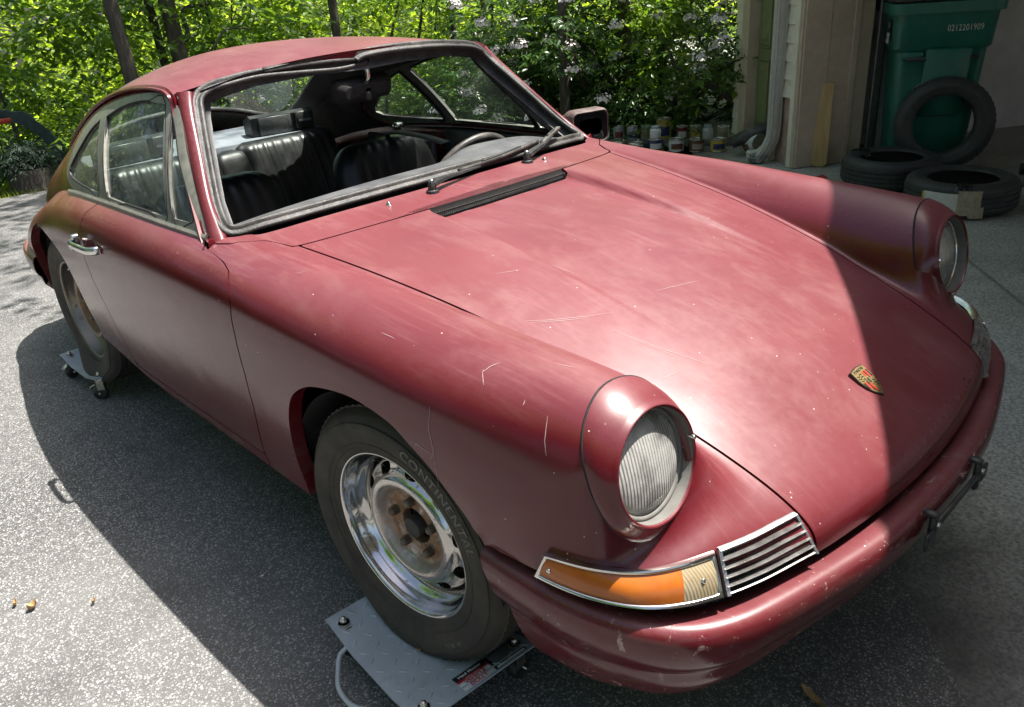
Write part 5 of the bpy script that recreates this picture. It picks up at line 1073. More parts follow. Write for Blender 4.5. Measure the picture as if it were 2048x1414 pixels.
ga=empty('garage',(J[0],J[1],0),'cream-sided garage with open bay, olive side door and tan trim','building'); GI=Matrix.Translation((-J[0],-J[1],0))
def gp(name,m,mat,**k): return mk(name,*xf(m,GI@WM),mat,ga,**k)
def gw(name,m,mat,**k): return mk(name,*xf(m,GI),mat,ga,**k)
def boards(a0,a1,z0,z1,pitch=.128):
    z=z0; i=0
    while z<z1-.02:
        V=[(a0,0,z),(a1,0,z),(a1,0,z+pitch+.01),(a0,0,z+pitch+.01),(a0,-.019,z),(a1,-.019,z),(a1,-.005,z+pitch+.01),(a0,-.005,z+pitch+.01)]
        F=[(4,5,6,7),(0,1,5,4)[::-1],(0,4,7,3),(1,2,6,5),(3,7,6,2)]
        gp('siding_board',(V,F),SIDING,smooth=False); z+=pitch
boards(.055,.285,.50,2.6); boards(.90,1.03,.10,2.6)
gp('sheathing',box((.17,.03,.24),(.23,.05,.50)),PINKF,smooth=False)
gp('front_wall',join(box((.17,.055,1.5),(.24,.09,2.2)),box((.90,.055,1.25),(.26,.09,2.7)),box((.54,.055,2.42),(.52,.09,.45))),SIDING,smooth=False)
gp('corner_board',box((.835,-.015,1.25),(.12,.03,2.7),.004),TAN,smooth=False); gp('corner_board',box((.025,-.012,1.3),(.055,.034,2.6),.004),SIDING,smooth=False)
gp('jamb_board',join(box((-.012,.26,1.3),(.03,.55,2.6),.004),box((-.030,.10,1.3),(.02,.20,2.6),.004),box((-.034,.40,1.3),(.02,.05,2.6),.004)),TAN,smooth=False)
gp('door_track',join(box((-.03,.60,1.25),(.03,.06,2.5),.004),box((.02,.64,1.25),(.10,.02,2.5))),simple('galvanised_track',(.20,.20,.20),.4,.7,var=.2),smooth=False)
dr=empty('side_door',(0,0,0),parent=ga)
def gd(name,m,mat,**k): return mk(name,*xf(m,GI@WM),mat,dr,**k)
gd('door_slab',box((.535,.075,1.06),(.46,.04,2.06)),GREEN,smooth=False)
for zc,h in ((.45,.52),(1.12,.58),(1.72,.34)):
    for ac in (.425,.645):
        gd('door_panel',join(box((ac,.052,zc),(.145,.012,h),.005),box((ac,.046,zc),(.09,.012,h-.08),.006)),GREEN,smooth=False)
        fr=[]
        for dx,dz_,w,h2 in ((-.083,0,.014,h+.03),(.083,0,.014,h+.03),(0,h/2+.012,.18,.014),(0,-h/2-.012,.18,.014)): fr.append(box((ac+dx,.05,zc+dz_),(w,.014,h2),.004))
        gd('panel_moulding',join(*fr),GREEN,smooth=False)
gd('door_frame',join(box((.292,.02,1.07),(.03,.12,2.14),.003),box((.775,.02,1.07),(.03,.12,2.14),.003),box((.535,.02,2.15),(.50,.12,.04),.003)),TAN,smooth=False)
# corrugated downspout with its elbow
dsp=smoothpath([(.215,-.055,2.6),(.215,-.055,1.6),(.215,-.055,.6),(.215,-.055,.26),(.225,-.075,.15),(.26,-.12,.075),(.33,-.20,.055)],5)
def flu(n=20): return [((.036+.0028*math.cos(10*a))*math.copysign(abs(math.cos(a))**.6,math.cos(a)),(.048+.0028*math.cos(10*a))*math.copysign(abs(math.sin(a))**.6,math.sin(a))) for a in np.linspace(0,2*math.pi,40,endpoint=False)]
gp('downspout',sweep(dsp,flu(),up=(0,1,0)),GUT,auto=50)
# roof with its overhanging eave, ceiling, inner walls
def gline(x,c,off=0): return (x,gl_(x,c))
c_e=-1.675; A=np.array([-4.5,gl_(-4.5,c_e)]); Bq=np.array([10,gl_(10,c_e)])
def slab(p0,p1,depth,z0,z1,rise=0):
    q=[p0,p1,p1+EN*depth,p0+EN*depth]; V=[(a[0],a[1],z0+(rise if i>1 else 0)) for i,a in enumerate(q)]+[(a[0],a[1],z1+(rise if i>1 else 0)) for i,a in enumerate(q)]; return V,[(0,3,2,1),(4,5,6,7),(0,1,5,4),(1,2,6,5),(2,3,7,6),(3,0,4,7)]
gw('soffit',slab(A,Bq,.55,2.55,2.58),SIDING,smooth=False); gw('fascia_board',slab(A,Bq,.025,2.585,2.78),TAN,smooth=False); gw('roof',slab(A-EN*.05,Bq-EN*.05,7.5,2.79,2.83,4.2),SHING,smooth=False)
gw('ceiling',slab(A+EN*.56,Bq+EN*.56,6.6,2.60,2.63),DRYW,smooth=False)
gp('inner_wall',box((.50,3.6,1.3),(.05,6.9,2.6)),DRYW,smooth=False); gp('back_wall',box((-5,6.9,1.3),(11.5,.08,2.6)),DRYW,smooth=False); gp('end_wall',box((-10.6,3.4,1.3),(.08,7,2.6)),DRYW,smooth=False)
gw('door_header',slab(A+EN*.30,Bq+EN*.30,.06,2.30,2.55),TAN,smooth=False)
# ---------------------------------------------------------------- things in the garage
def rbox(sec,n=6):
    rows=[]
    for w,d,r,z in sec: rows.append([(x,y,z) for x,y in roundrect(w,d,r,n)])
    A=np.array(rows);k=A.shape[1]; return A.reshape(-1,3),gridf(len(rows),k,False,True,flip=True)+[tuple(range(k))[::-1],tuple(range((len(rows)-1)*k,len(rows)*k))]
BINM=simple('green_bin_plastic',(.018,.155,.115),.38,var=.12,scale=8,bump=.08,bscale=300,dust=.25,dustcol=(.10,.15,.13)); WHITEP=simple('white_print',(.62,.62,.60),.5,var=.08)
bn=empty('wheelie_bin',(4.92,1.06,0),'tall green wheeled rubbish bin with white number beside leaning tyre','bin',rz=math.radians(-58)); bn.scale=(1.1,1.1,1.08)
mk('bin_body',*rbox([(.44,.50,.05,.035),(.46,.52,.06,.05),(.50,.58,.07,.45),(.525,.61,.075,.74),(.565,.65,.08,.76),(.60,.70,.085,1.02),(.615,.715,.085,1.022)]),BINM,bn,auto=45)
mk('bin_rim',*rbox([(.60,.70,.08,.965),(.645,.745,.09,.968),(.65,.75,.09,1.03),(.62,.72,.085,1.035)]),BINM,bn,auto=45)
mk('bin_lid',*rbox([(.64,.74,.09,1.036),(.66,.76,.095,1.045),(.66,.76,.095,1.065),(.55,.65,.09,1.10),(.3,.4,.08,1.115)]),BLKPL,bn,auto=45)
mk('front_panel',*box((.03,-.318,.55),(.26,.035,.42),.012,Matrix.Rotation(math.radians(5.5),3,'X')),BINM,bn)
mk('lift_pocket',*box((-.17,-.322,.72),(.13,.03,.05),.01),BINM,bn); mk('lift_bar',*tube([(-.20,-.335,.70),(.20,-.335,.70)],.012,8),BLKPL,bn)
V,F=text_mesh('0212201909',.052,.0006,1.08); mk('bin_number',*xf((np.array(V)*[.72,1,1],F),Matrix.Translation((.10,-.3495,.875))@Matrix.Rotation(math.radians(86.5),4,'X')),WHITEP,bn,smooth=False)
stl=Matrix.Translation((-.298,-.18,.86))@Matrix.Rotation(math.radians(-90),4,'Z')@Matrix.Rotation(math.radians(87),4,'X')
mk('bin_sticker',*xf(box((0,.035,.004),(.09,.075,.001)),stl),STK_B,bn,smooth=False); mk('bin_sticker',*xf(box((0,-.037,.004),(.085,.062,.001)),stl),STK_W,bn,smooth=False)
V,F=text_mesh('W',.06,0); mk('sticker_print',*xf((np.array(V)+[0,.035,.006],F),stl),STK_W,bn,smooth=False); V,F=text_mesh('WASTE',.022,0); mk('sticker_print',*xf((np.array(V)+[0,-.035,.006],F),stl),STK_B,bn,smooth=False)
for s in (-1,1): mk('bin_wheel',*xf(lathe([(0,-.02),(.10,-.02),(.115,-.012),(.115,.012),(.10,.02),(0,.02)],28),Matrix.Translation((s*.26,.25,.115))@Matrix.Rotation(math.radians(90),4,'Y')),BLKPL,bn)
NEWT=simple('new_tyre_rubber',(.036,.036,.038),.55,var=.2,scale=30,bump=.1,bscale=200,dust=.25,dustcol=(.10,.10,.11))
def loose_tyre(R=.315,w=.19,rim=.195):
    h=w/2; pr=[(rim+.004,-h*.72),(rim,-h*.80),(rim+.008,-h*.90),(rim+.03,-h*.97),(rim+.07,-h),(R-.045,-h*.97),(R-.02,-h*.86),(R-.008,-h*.72)]
    for z0 in np.linspace(-.62,.62,5)[:-1]:
        z1=z0+.31*.82; pr+=[(R-.006,z0*h),(R,z0*h+.002),(R+.001,(z0+z1)/2*h),(R,z1*h-.002),(R-.006,z1*h)]
    pr+=[(R-.008,h*.72),(R-.02,h*.86),(R-.045,h*.97),(rim+.07,h),(rim+.055,h+.0015),(rim+.05,h-.001),(rim+.03,h*.97),(rim+.008,h*.90),(rim,h*.80),(rim+.004,h*.72),(rim+.02,h*.66),(R-.03,h*.55),(R-.022,0),(R-.03,-h*.55),(rim+.02,-h*.66)]
    n=144; V,F=lathe(pr,n); k=len(pr); A=np.array(V).reshape(n,k,3)
    for i in range(n):
        if i%3==0: A[i,7:29,:2]*=.988
    F=gridf(n,k,True,True,flip=False); return A.reshape(-1,3),F
LT=loose_tyre(); lt0=None
def put_tyre(loc,rot,label,wrap=None,lab=False):
    o=empty('loose_tyre',loc,label,'tyre','loose tyres in the garage'); o.rotation_euler=rot
    mk('tyre_carcass',*LT,NEWT,o,auto=45); return o
tA=put_tyre((4.13,.93,.0975),(0,0,.3),'loose black tyre lying flat in front of the green bin')
tB=put_tyre((3.78,.36,.0975),(0,0,1.1),'loose black tyre lying flat with torn paper label and tape')
tC=put_tyre((4.62,.80,.322),(math.radians(84),0,math.radians(-66)),'loose black tyre standing upright leaning on the green bin')
TAPE=simple('clear_tape',(.42,.36,.27),.25,var=.2,scale=50); WRAP=simple('black_shrink_wrap',(.015,.015,.016),.12,var=.3,scale=80,bump=.6,bscale=60)
def band(o,a0,a1,z0,z1,r,mt,nm,n=14):
    A=np.array([[(r*math.cos(a),r*math.sin(a),z) for z in (z0,z1)] for a in np.linspace(a0,a1,n)]); 
    A[:,:,0:2]*=(1+.006*rng.standard_normal((n,2,1))); return mk(nm,A.reshape(-1,3),gridf(n,2),mt,o)
va=math.atan2(-1.24-.36,-1.485-3.78)-1.1
band(tB,va-.62,va+.18,-.055,.055,.3225,STK_W,'paper_label'); band(tB,va-.66,va-.60,-.05,.05,.3232,simple('yellow_print',(.62,.50,.04),.5),'label_stripe'); band(tB,va-.02,va+.36,-.07,.075,.3240,TAPE,'tape_strip'); band(tB,va+.18,va+.42,-.085,-.02,.3236,TAPE,'tape_strip')
V,F=text_mesh('HARMONY',.020,0); mk('label_print',*xf((np.stack([.3236*np.cos(va-.5+np.array(V)[:,0]/.32),.3236*np.sin(va-.5+np.array(V)[:,0]/.32),np.array(V)[:,1]-.035],1),F),Matrix.Identity(4)),STK_B,tB,smooth=False)
def wrapband(o,a,w=.2):
    A=[]
    for t in np.linspace(a-w,a+w,9):
        A.append([(r*math.cos(t),r*math.sin(t),z) for r,z in ((.196,.05),(.2,.088),(.23,.0985),(.27,.0985),(.30,.088),(.318,.05))])
    A=np.array(A)+.002*rng.standard_normal((9,6,3)); return mk('shrink_wrap',A.reshape(-1,3),gridf(9,6),WRAP,o)
wrapband(tA,1.0,.16); wrapband(tB,va+.05,.14); band(tC,1.9,2.35,-.03,.05,.3222,STK_W,'paper_label'); 
PINE=NT('old_pine'); _n=PINE.noise(5,6,.6,stretch=(9,9,1)); PINE.set(Base_Color=PINE.mix(PINE.ramp(PINE.noise(7,5,.7),[(.66,0.0),(.72,.8)]),PINE.ramp(_n,[(.3,(.46,.30,.13)),(.7,(.60,.43,.21))]),(.10,.055,.025)),Roughness=.7); PINE.bump(_n,.2,.004); PINE=PINE.m
pk=mk('pine_plank',*xf(prism([(-.055,0.02),(-.03,0),(.03,0),(.055,.02),(.055,.60),(.02,.605),(-.055,.585)],-.012,.012),Matrix.Translation((4.345,1.545,.002))@Matrix.Rotation(math.radians(-63),4,'Z')@Matrix.Rotation(math.radians(87),4,'X')),PINE,smooth=False,label='short knotty pine plank leaning on the tan garage jamb',cat='plank')
OLDW=simple('grey_old_wood',(.16,.14,.12),.85,var=.3,scale=18); DKB=simple('brown_board',(.12,.06,.04),.7,var=.3,scale=12); GRYB=simple('grey_painted_board',(.33,.33,.33),.6,var=.15,scale=14); 
def lean(name,a,b,h,w,th,da,db,mat,label,cat):
    p0=np.array([a,b,.002]); p1=np.array([a+da,b+db,h]); V,F=sweep([p0,p1],[(-w/2,-th/2),(w/2,-th/2),(w/2,th/2),(-w/2,th/2)],up=(1,0,.0)); return mk(name,*xf((V,F),WM),mat,smooth=False,label=label,cat=cat)
lean('leaning_board',.02,.68,2.2,.05,.10,.06,.02,GRYB,'long grey board with white edge leaning inside the garage jamb','board')
lean('leaning_board',.16,.80,2.1,.07,.03,.10,-.02,DKB,'dark brown board leaning in the garage corner behind the bin','board'); lean('leaning_board',.24,.98,1.9,.08,.03,.14,.0,OLDW,'weathered grey board leaning against the inner garage wall','board')
br_=empty('push_broom',(0,0,0),'broom with pale grey handle and black head beside bin','broom')
mk('broom_handle',*xf(tube([(.05,.93,.16),(.26,.80,1.25)],.014,10),WM),GUT,br_); mk('broom_head',*xf(box((.03,.95,.10),(.06,.20,.20),.02),WM),BLKPL,br_)
hc=empty('hanging_hose',(0,0,0),'coil of black hose hanging on the garage wall behind bin','hose'); hp=[]
for k in range(5):
    hp.append(tube([(.40-.02*k,1.05+.02*k+(.20+.012*k)*math.cos(a),1.18+(.30+.015*k)*math.sin(a)) for a in np.linspace(0,2*math.pi,36,endpoint=False)],.013,8,True,up=(1,0,0)))
mk('hose_coil',*xf(join(*hp),WM),BLKPL,hc)
jk=empty('trolley_jack',(4.62,.12,0),'grey trolley jack with foam-gripped upright handle at garage edge','jack',rz=math.radians(20))
mk('jack_frame',*join(box((0,0,.075),(.46,.22,.07),.02),box((.12,0,.12),(.14,.12,.06),.02)),simple('jack_blue',(.02,.03,.12),.45,var=.2),jk); mk('jack_handle',*tube([(.06,.05,.12),(.16,.11,.62),(.24,.16,1.05)],.018,12),ZINC,jk); mk('foam_grip',*tube([(.09,.068,.27),(.155,.107,.60)],.027,14),BLKPL,jk); mk('handle_socket',*lathe([(.045,.05),(.05,.10),(.035,.20),(.022,.24)],16,Matrix.Translation((.05,.045,.0))@Matrix.Rotation(math.radians(10),4,'Y')),GUT,jk)
for dx,dy in ((-.18,-.12),(.18,-.12),(-.18,.12),(.18,.12)): mk('jack_wheel',*lathe([(0,-.015),(.035,-.015),(.038,0),(.035,.015),(0,.015)],18,Matrix.Translation((dx,dy,.038))@Matrix.Rotation(math.radians(90),4,'X')),BLKPL,jk)
mk('plastic_tray',*xf(rbox([(.20,.14,.03,0),(.22,.16,.035,.02),(.22,.16,.035,.03),(.18,.12,.03,.045)]),Matrix.Translation((4.28,.02,.002))@Matrix.Rotation(.4,4,'Z')),STK_W,label='white plastic tray lying on the slab near the tyres',cat='tray')
mk('tool_case',*xf(rbox([(.26,.10,.01,0),(.27,.11,.015,.01),(.27,.11,.015,.04),(.25,.09,.01,.05)]),Matrix.Translation((4.25,.40,.002))@Matrix.Rotation(-.2,4,'Z')),bpy.data.materials['jack_blue'],label='small blue case on the floor behind the flat tyre',cat='case')
mk('red_rag',[(3.98+.10*math.cos(a)*(1+.3*math.sin(3*a)),1.36+.06*math.sin(a)*(1+.2*math.cos(2*a)),.006+.006*(i%2)) for i,a in enumerate(np.linspace(0,2*math.pi,14,endpoint=False))]+[(3.98,1.36,.022)],[(i,(i+1)%14,14) for i in range(14)],simple('red_cloth',(.45,.05,.06),.9,var=.2),label='small red rag lying on the slab beside the plank',cat='rag')
# ---------------------------------------------------------------- paint tins and clutter at the edge of the drive
CANC=dict(teal=(.10,.17,.16),silver=(.32,.33,.34),blue=(.02,.03,.11),white=(.62,.62,.60),yellow=(.48,.37,.05),red=(.16,.02,.025),brown=(.11,.045,.02),tan=(.36,.31,.22),pale=(.33,.38,.43),olive=(.25,.23,.12))
CM={k:simple('tin_'+k,v,.4,.0,var=.15,scale=30,dust=.3,dustcol=(.32,.30,.26)) for k,v in CANC.items()}; TINM=simple('tin_metal',(.50,.49,.46),.3,.9,var=.2,scale=40,dust=.3)
tim=mk('timber_edging',*xf(box((0,0,.06),(1.7,.16,.12),.01),Matrix.Translation((3.80,4.45,0))@Matrix.Rotation(math.radians(-62),4,'Z')),OLDW,label='weathered grey timber edging behind the row of paint tins',cat='timber')
def tin(x,y,z,r,h,col,label,bail=False,jug=False,tilt=None):
    o=empty('paint_tin' if not jug else 'plastic_jar',(x,y,z),label,'paint tin' if not jug else 'jar','old paint tins and jars by the drive')
    if tilt: o.rotation_euler=tilt
    if jug:
        mk('jar_body',*lathe([(0,0),(r*.95,0),(r,.01),(r,h*.62),(r*.92,h*.74),(r*.70,h*.80),(r*.70,h*.82),(0,h*.82)],24),CM[col],o,auto=50); mk('jar_lid',*lathe([(r*.76,h*.80),(r*.78,h*.82),(r*.78,h*.97),(r*.72,h),(0,h)],24),CM['pale' if col=='white' else 'white'],o,auto=50)
    else:
        mk('tin_label',*lathe([(r*.995,.008),(r*.995,h-.010)],28),CM[col],o); mk('tin_lid',*lathe([(r*.97,h-.010),(r*1.02,h-.008),(r*1.03,h-.002),(r*1.0,h),(r*.92,h-.001),(r*.88,h-.006),(0,h-.007)],28),TINM,o,auto=45); mk('tin_base',*lathe([(0,0),(r*1.01,0),(r*1.02,.005),(r*.99,.009)],28),TINM,o,auto=45)
        oc=dict(white='brown',brown='tan',yellow='blue',blue='white',teal='white',silver='red',red='white',tan='olive',olive='yellow',pale='blue')[col]
        A=np.array([[(r*1.003*math.cos(a),r*1.003*math.sin(a),z) for z in (h*.22,h*.66)] for a in np.linspace(math.radians(175),math.radians(270),10)]); mk('tin_print',A.reshape(-1,3),gridf(10,2),CM[oc],o)
        if bail: mk('tin_handle',*tube([(r*1.03*math.cos(a),r*1.03*math.sin(a),h*.62-.28*h*math.sin(a-math.pi)) for a in np.linspace(math.pi,2*math.pi,12)],.002,5),TINM,o)
    return o
rowB=[('teal', 'teal paint tin at the left end of the back row'), ('silver', 'dull silver paint tin in the back row next to the teal one'), ('pale', 'pale blue tin with wire handle in the back row'), ('tan', 'tan tin in the back row left of the white jar'), ('yellow', 'tall yellow paint tin standing above the others'), ('red', 'dark red tin in the back row right of the yellow one'), ('olive', 'narrow olive tin in the back row behind the brown one'), ('white', 'white screw-top jar in the back row near the wall'), ('tan', 'short tan tin at the right end of the back row')]
rowF=[('brown', 'low brown paint tin at the left end of the front row'), ('white', 'white tin with dark spot in the front row'), ('blue', 'dark blue tin in the front row under the white jar'), ('white', 'wide white tin with brown patch in the front row'), ('brown', 'brown varnish tin in the front row with glossy lid'), ('yellow', 'yellow-banded tin in the front row by the fallen can')]
backpos=[(4.33,3.62),(4.385,3.50),(4.44,3.385),(4.50,3.27),(4.58,3.14),(4.63,2.98),(4.68,2.87),(4.72,2.77),(4.76,2.64)]
frontpos=[(4.12,3.32),(4.20,3.16),(4.28,3.01),(4.35,2.84),(4.42,2.68),(4.50,2.52)]
for (col,lab),(x,y) in zip(rowB,backpos):
    if col=='white': tin(x,y,.03,.046,.135,'white',lab,jug=True)
    else: tin(x,y,.03,.050 if col!='yellow' else .066,.125 if col!='yellow' else .19,col,lab,bail=col=='pale')
for k,((col,lab),(x,y)) in enumerate(zip(rowF,frontpos)): tin(x,y,0,.066 if col!='brown' else .062,.07 if k<2 else .105,col,lab,bail=k==1)
tin(4.28,3.01,.106,.048,.105,'white','white plastic jar standing on the dark blue tin',jug=True)
tin(4.50,2.24,.075,.072,.20,'white','white can tipped on its side by the garage corner',tilt=(math.radians(78),0,math.radians(-30)))
mk('shelf_board',*xf(box((0,0,.02),(1.25,.16,.05),.004),Matrix.Translation((4.545,3.13,0))@Matrix.Rotation(math.radians(-66),4,'Z')),OLDW,label='low plank under the back row of paint tins',cat='plank')
rb=smoothpath([(4.38,2.32,.10),(4.46,2.22,.16),(4.55,2.12,.19),(4.62,2.05,.19)],6); mk('boot_shaped_cover',*sweep(rb,circ(.085,14,.055),scale=[.6+.5*math.sin(math.pi*(i+2)/(len(rb)+6)) for i in range(len(rb))]),RUBBER,label='black curved plastic fender piece lying by the downspout',cat='plastic part')
st=rng.standard_normal((60,3)); st/=np.linalg.norm(st,axis=1)[:,None]
def rock(r,seed,flat=.7):
    g=np.random.default_rng(seed); V,F=lathe([(0,-1)]+[(math.sin(a),-math.cos(a)) for a in np.linspace(.4,2.7,5)]+[(0,1)],8); V=np.array(V)*r*(1+.18*g.standard_normal((len(V),1)))*[1,1.1,flat]; return weld((V,F),1e-4)
mk('stone',*xf(rock(.07,3),Matrix.Translation((4.26,2.02,.04))),simple('grey_stone',(.25,.24,.22),.9,var=.3,scale=20),smooth=False,label='lumpy grey stone beside the downspout elbow',cat='stone')
# ---------------------------------------------------------------- bits on the asphalt
DRYL=simple('dry_leaf',(.42,.27,.12),.7,var=.35,scale=60)
def dryleaf(x,y,z,L,W,rz,label,curl=.012):
    P=[]; 
    for t in np.linspace(0,1,9):
        w=W*math.sin(math.pi*t**.8)*.5; 
        for s in (-1,0,1): P.append(((t-.5)*L,s*w,.006+curl*(abs(s)*.6+(t-.5)**2*2.0)-(0 if s else .003)))
    mk('dry_leaf',*xf((P,gridf(9,3)),Matrix.Translation((x,y,z))@Matrix.Rotation(rz,4,'Z')),DRYL,label=label,cat='leaf',group='fallen leaves on the ground')
dryleaf(-.215,-.735,0,.075,.020,-1.9,'long yellow-brown leaf lying in front of the bumper')
dryleaf(-1.33,.955,0,.028,.022,.4,'small tan crumpled leaf on the sunlit asphalt',.02); dryleaf(-1.36,1.01,0,.024,.012,1.2,'tiny yellow leaf beside the tan one on the sunlit asphalt'); dryleaf(-1.205,.845,0,.016,.010,.9,'tiny brown bud on the sunlit asphalt near the shadow edge'); dryleaf(-.752,-.045,.0875,.024,.016,.9,'small brown leaf lying on the dolly beside the front tyre')
dryleaf(2.36,.02,.0,.05,.02,.5,'dark curled leaf on the slab behind the headlamp'); dryleaf(2.75,.10,.0,.045,.018,1.0,'pale dry leaf on the slab further back',.01); dryleaf(.86,-.86,.0,.022,.010,1.0,'tiny dark leaf on the concrete right of the bumper')
# ---------------------------------------------------------------- far end of the drive: stump planter, old iron wheel, red bar
BARK=NT('rough_bark'); _n=BARK.noise(9,7,.7,stretch=(3,3,.6)); BARK.set(Base_Color=BARK.ramp(_n,[(.3,(.035,.028,.022)),(.55,(.10,.085,.068)),(.75,(.20,.18,.15))]),Roughness=.95); BARK.bump(_n,.9,.03); BARK=BARK.m
V,F=lathe([(0,.19),(.14,.19),(.175,.185),(.19,.15),(.195,.03),(.205,0)],30); V=np.array(V); V[:,:2]*=(1+.04*rng.standard_normal((len(V),1))); stp=mk('stump_planter',*(V+np.array([.43,7.30,-.02]),F),BARK,label='tree stump planter holding a dark conifer shrub',cat='planter')
IRON=simple('dark_green_iron',(.008,.028,.026),.6,var=.3,scale=20); iw=empty('iron_wheel',(.36,7.75,.18),'large dark green iron wheel with spokes behind the stump planter','wheel',rz=math.radians(-14))
n=48; rows=[]
for i in range(n):
    a=2*math.pi*i/n; ro=.50+.028*max(0,math.sin(8*a))**.6; rows.append([(ro*math.cos(a),-.03,ro*math.sin(a)),(ro*math.cos(a),.03,ro*math.sin(a)),(.40*math.cos(a),.03,.40*math.sin(a)),(.40*math.cos(a),-.03,.40*math.sin(a))])
mk('wheel_ring',np.array(rows).reshape(-1,3),gridf(n,4,True,True),IRON,iw,auto=40); mk('wheel_centre',*lathe([(0,-.05),(.05,-.05),(.055,0),(.05,.05),(0,.05)],20,Matrix.Rotation(math.radians(90),4,'X')),IRON,iw)
for k in range(12): a=2*math.pi*k/12; mk('wheel_spoke',*tube([(.04*math.cos(a),0,.04*math.sin(a)),(.41*math.cos(a),0,.41*math.sin(a))],.007,6,up=(0,1,0)),IRON,iw)
REDM=simple('red_enamel',(.28,.025,.012),.5,var=.2,scale=20); rbar=empty('red_implement',(.25,7.6,.55),'red painted metal bar of an old farm implement','implement')
mk('red_beam',*box((-.08,0,.03),(.62,.05,.045),.006),REDM,rbar); mk('red_brace',*tube([(-.15,0,.02),(-.42,.0,-.28)],.014,8),REDM,rbar); mk('red_post',*box((-.44,0,-.28),(.05,.05,.62),.005),REDM,rbar)
# ---------------------------------------------------------------- foliage
def fastmesh(name,V,loops,starts,mat,parent=None,smooth=False,**k):
    me=bpy.data.meshes.new(name); V=np.ascontiguousarray(V,dtype=np.float32); me.vertices.add(len(V)); me.vertices.foreach_set('co',V.ravel())
    me.loops.add(len(loops)); me.loops.foreach_set('vertex_index',np.ascontiguousarray(loops,dtype=np.int32)); me.polygons.add(len(starts)); me.polygons.foreach_set('loop_start',np.ascontiguousarray(starts,dtype=np.int32))
    for m in (mat if isinstance(mat,list) else [mat]): me.materials.append(m)
    me.update(calc_edges=True); me.validate()
    o=bpy.data.objects.new(name,me); COL.objects.link(o)
    if parent is not None: o.parent=parent
    return tag(o,k.get('label'),k.get('cat'),k.get('group'),k.get('kind'))
def leaf_mat(name,c0,c1,c2,trans=.45,rough=.42):
    t=NT(name); g=t.n('ShaderNodeNewGeometry'); c=t.ramp(g.outputs['Random Per Island'],[(0,c0),(.5,c1),(1,c2)])
    t.set(Base_Color=c,Roughness=rough,Specular_IOR_Level=.45)
    tl=t.n('ShaderNodeBsdfTranslucent'); hs=t.n('ShaderNodeHueSaturation'); hs.inputs['Hue'].default_value=.485; hs.inputs['Saturation'].default_value=1.1; hs.inputs['Value'].default_value=2.4; t.l(c,hs.inputs['Color']); t.l(hs.outputs[0],tl.inputs[0])
    m=t.n('ShaderNodeMixShader'); m.inputs[0].default_value=trans; t.l(t.b.outputs[0],m.inputs[1]); t.l(tl.outputs[0],m.inputs[2]); t.l(m.outputs[0],t.o.inputs['Surface']); return t.m
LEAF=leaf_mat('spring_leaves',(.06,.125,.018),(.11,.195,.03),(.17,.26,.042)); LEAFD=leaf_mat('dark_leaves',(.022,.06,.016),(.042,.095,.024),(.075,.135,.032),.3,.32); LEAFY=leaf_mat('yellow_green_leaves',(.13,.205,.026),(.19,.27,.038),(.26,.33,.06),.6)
def sprays(O,L,nleaf,rg,tw=.45,droop=.25,aspect=.46):
    """O: spray origins; each spray is a twig with alternate leaves; returns verts, loops, starts"""
    n=len(O); az=rg.uniform(0,2*np.pi,n); pit=rg.normal(-.12,.28,n); d=np.stack([np.cos(az)*np.cos(pit),np.sin(az)*np.cos(pit),np.sin(pit)],1)
    side=np.stack([-np.sin(az),np.cos(az),np.zeros(n)],1); up=np.cross(d,side)*-1; up=np.where(up[:,2:3]<0,-up,up)
    K=nleaf; t=(np.arange(K)+.3)/K; sg=np.where(np.arange(K)%2==0,1,-1)
    ln=tw*rg.uniform(.7,1.3,n)
    base=O[:,None,:]+d[:,None,:]*(t[None,:,None]*ln[:,None,None]); base[:,:,2]-=droop*(t**2)[None,:]*ln[:,None]
    ang=rg.normal(.85,.25,(n,K))*sg; last=np.zeros((n,K)); ang[:,-1]=rg.normal(0,.2,n)
    ax=d[:,None,:]*np.cos(ang)[...,None]+side[:,None,:]*np.sin(ang)[...,None]; ax[...,2]-=rg.uniform(.05,.5,(n,K)); ax/=np.linalg.norm(ax,axis=2,keepdims=True)
    nr=np.broadcast_to(up[:,None,:],ax.shape)+rg.normal(0,.38,ax.shape); wv=np.cross(ax,nr); wv/=np.linalg.norm(wv,axis=2,keepdims=True)+1e-9; nn=np.cross(wv,ax)
    l=L*rg.uniform(.65,1.25,(n,K))[...,None]; w=l*aspect*.5
    b=base; tip=base+ax*l-nn*l*.08; m1=base+ax*l*.45+wv*w+nn*l*.05; m2=base+ax*l*.45-wv*w+nn*l*.05
    V=np.stack([b,m1,tip,m2],2).reshape(-1,3); N_=n*K; i=np.arange(N_)*4
    lo=np.stack([i,i+1,i+2,i,i+2,i+3],1).ravel(); stt=np.arange(N_*2)*3; return V,lo,stt
def clump_points(cen,rad,k,rg,flat=.6):
    m=len(cen); d=rg.normal(size=(m,k,3)); d/=np.linalg.norm(d,axis=2,keepdims=True); r=rg.uniform(.45,1.0,(m,k,1))**.6
    return (cen[:,None,:]+d*r*rad[:,None,None]*np.array([1,1,flat])).reshape(-1,3)
HUB=np.array([-1.485,-1.2413])
def bound(th):
    a=(7.5+1.24)/np.maximum(.05,np.cos(th)); b=(4.35+1.485)/np.maximum(.05,np.sin(th)); return np.minimum(a,b)
def groundz(d): return -.05-.2*np.maximum(0,d-.4)
def band_pts(n,th0,th1,d0,d1,z0,z1,rg,gnd=True):
    th=np.radians(rg.uniform(th0,th1,n)); dd=rg.uniform(d0,d1,n); r=bound(th)+dd; x=HUB[0]+r*np.sin(th); y=HUB[1]+r*np.cos(th); z=rg.uniform(z0,z1,n)+(groundz(dd) if gnd else 0)
    return np.stack([x,y,z],1)
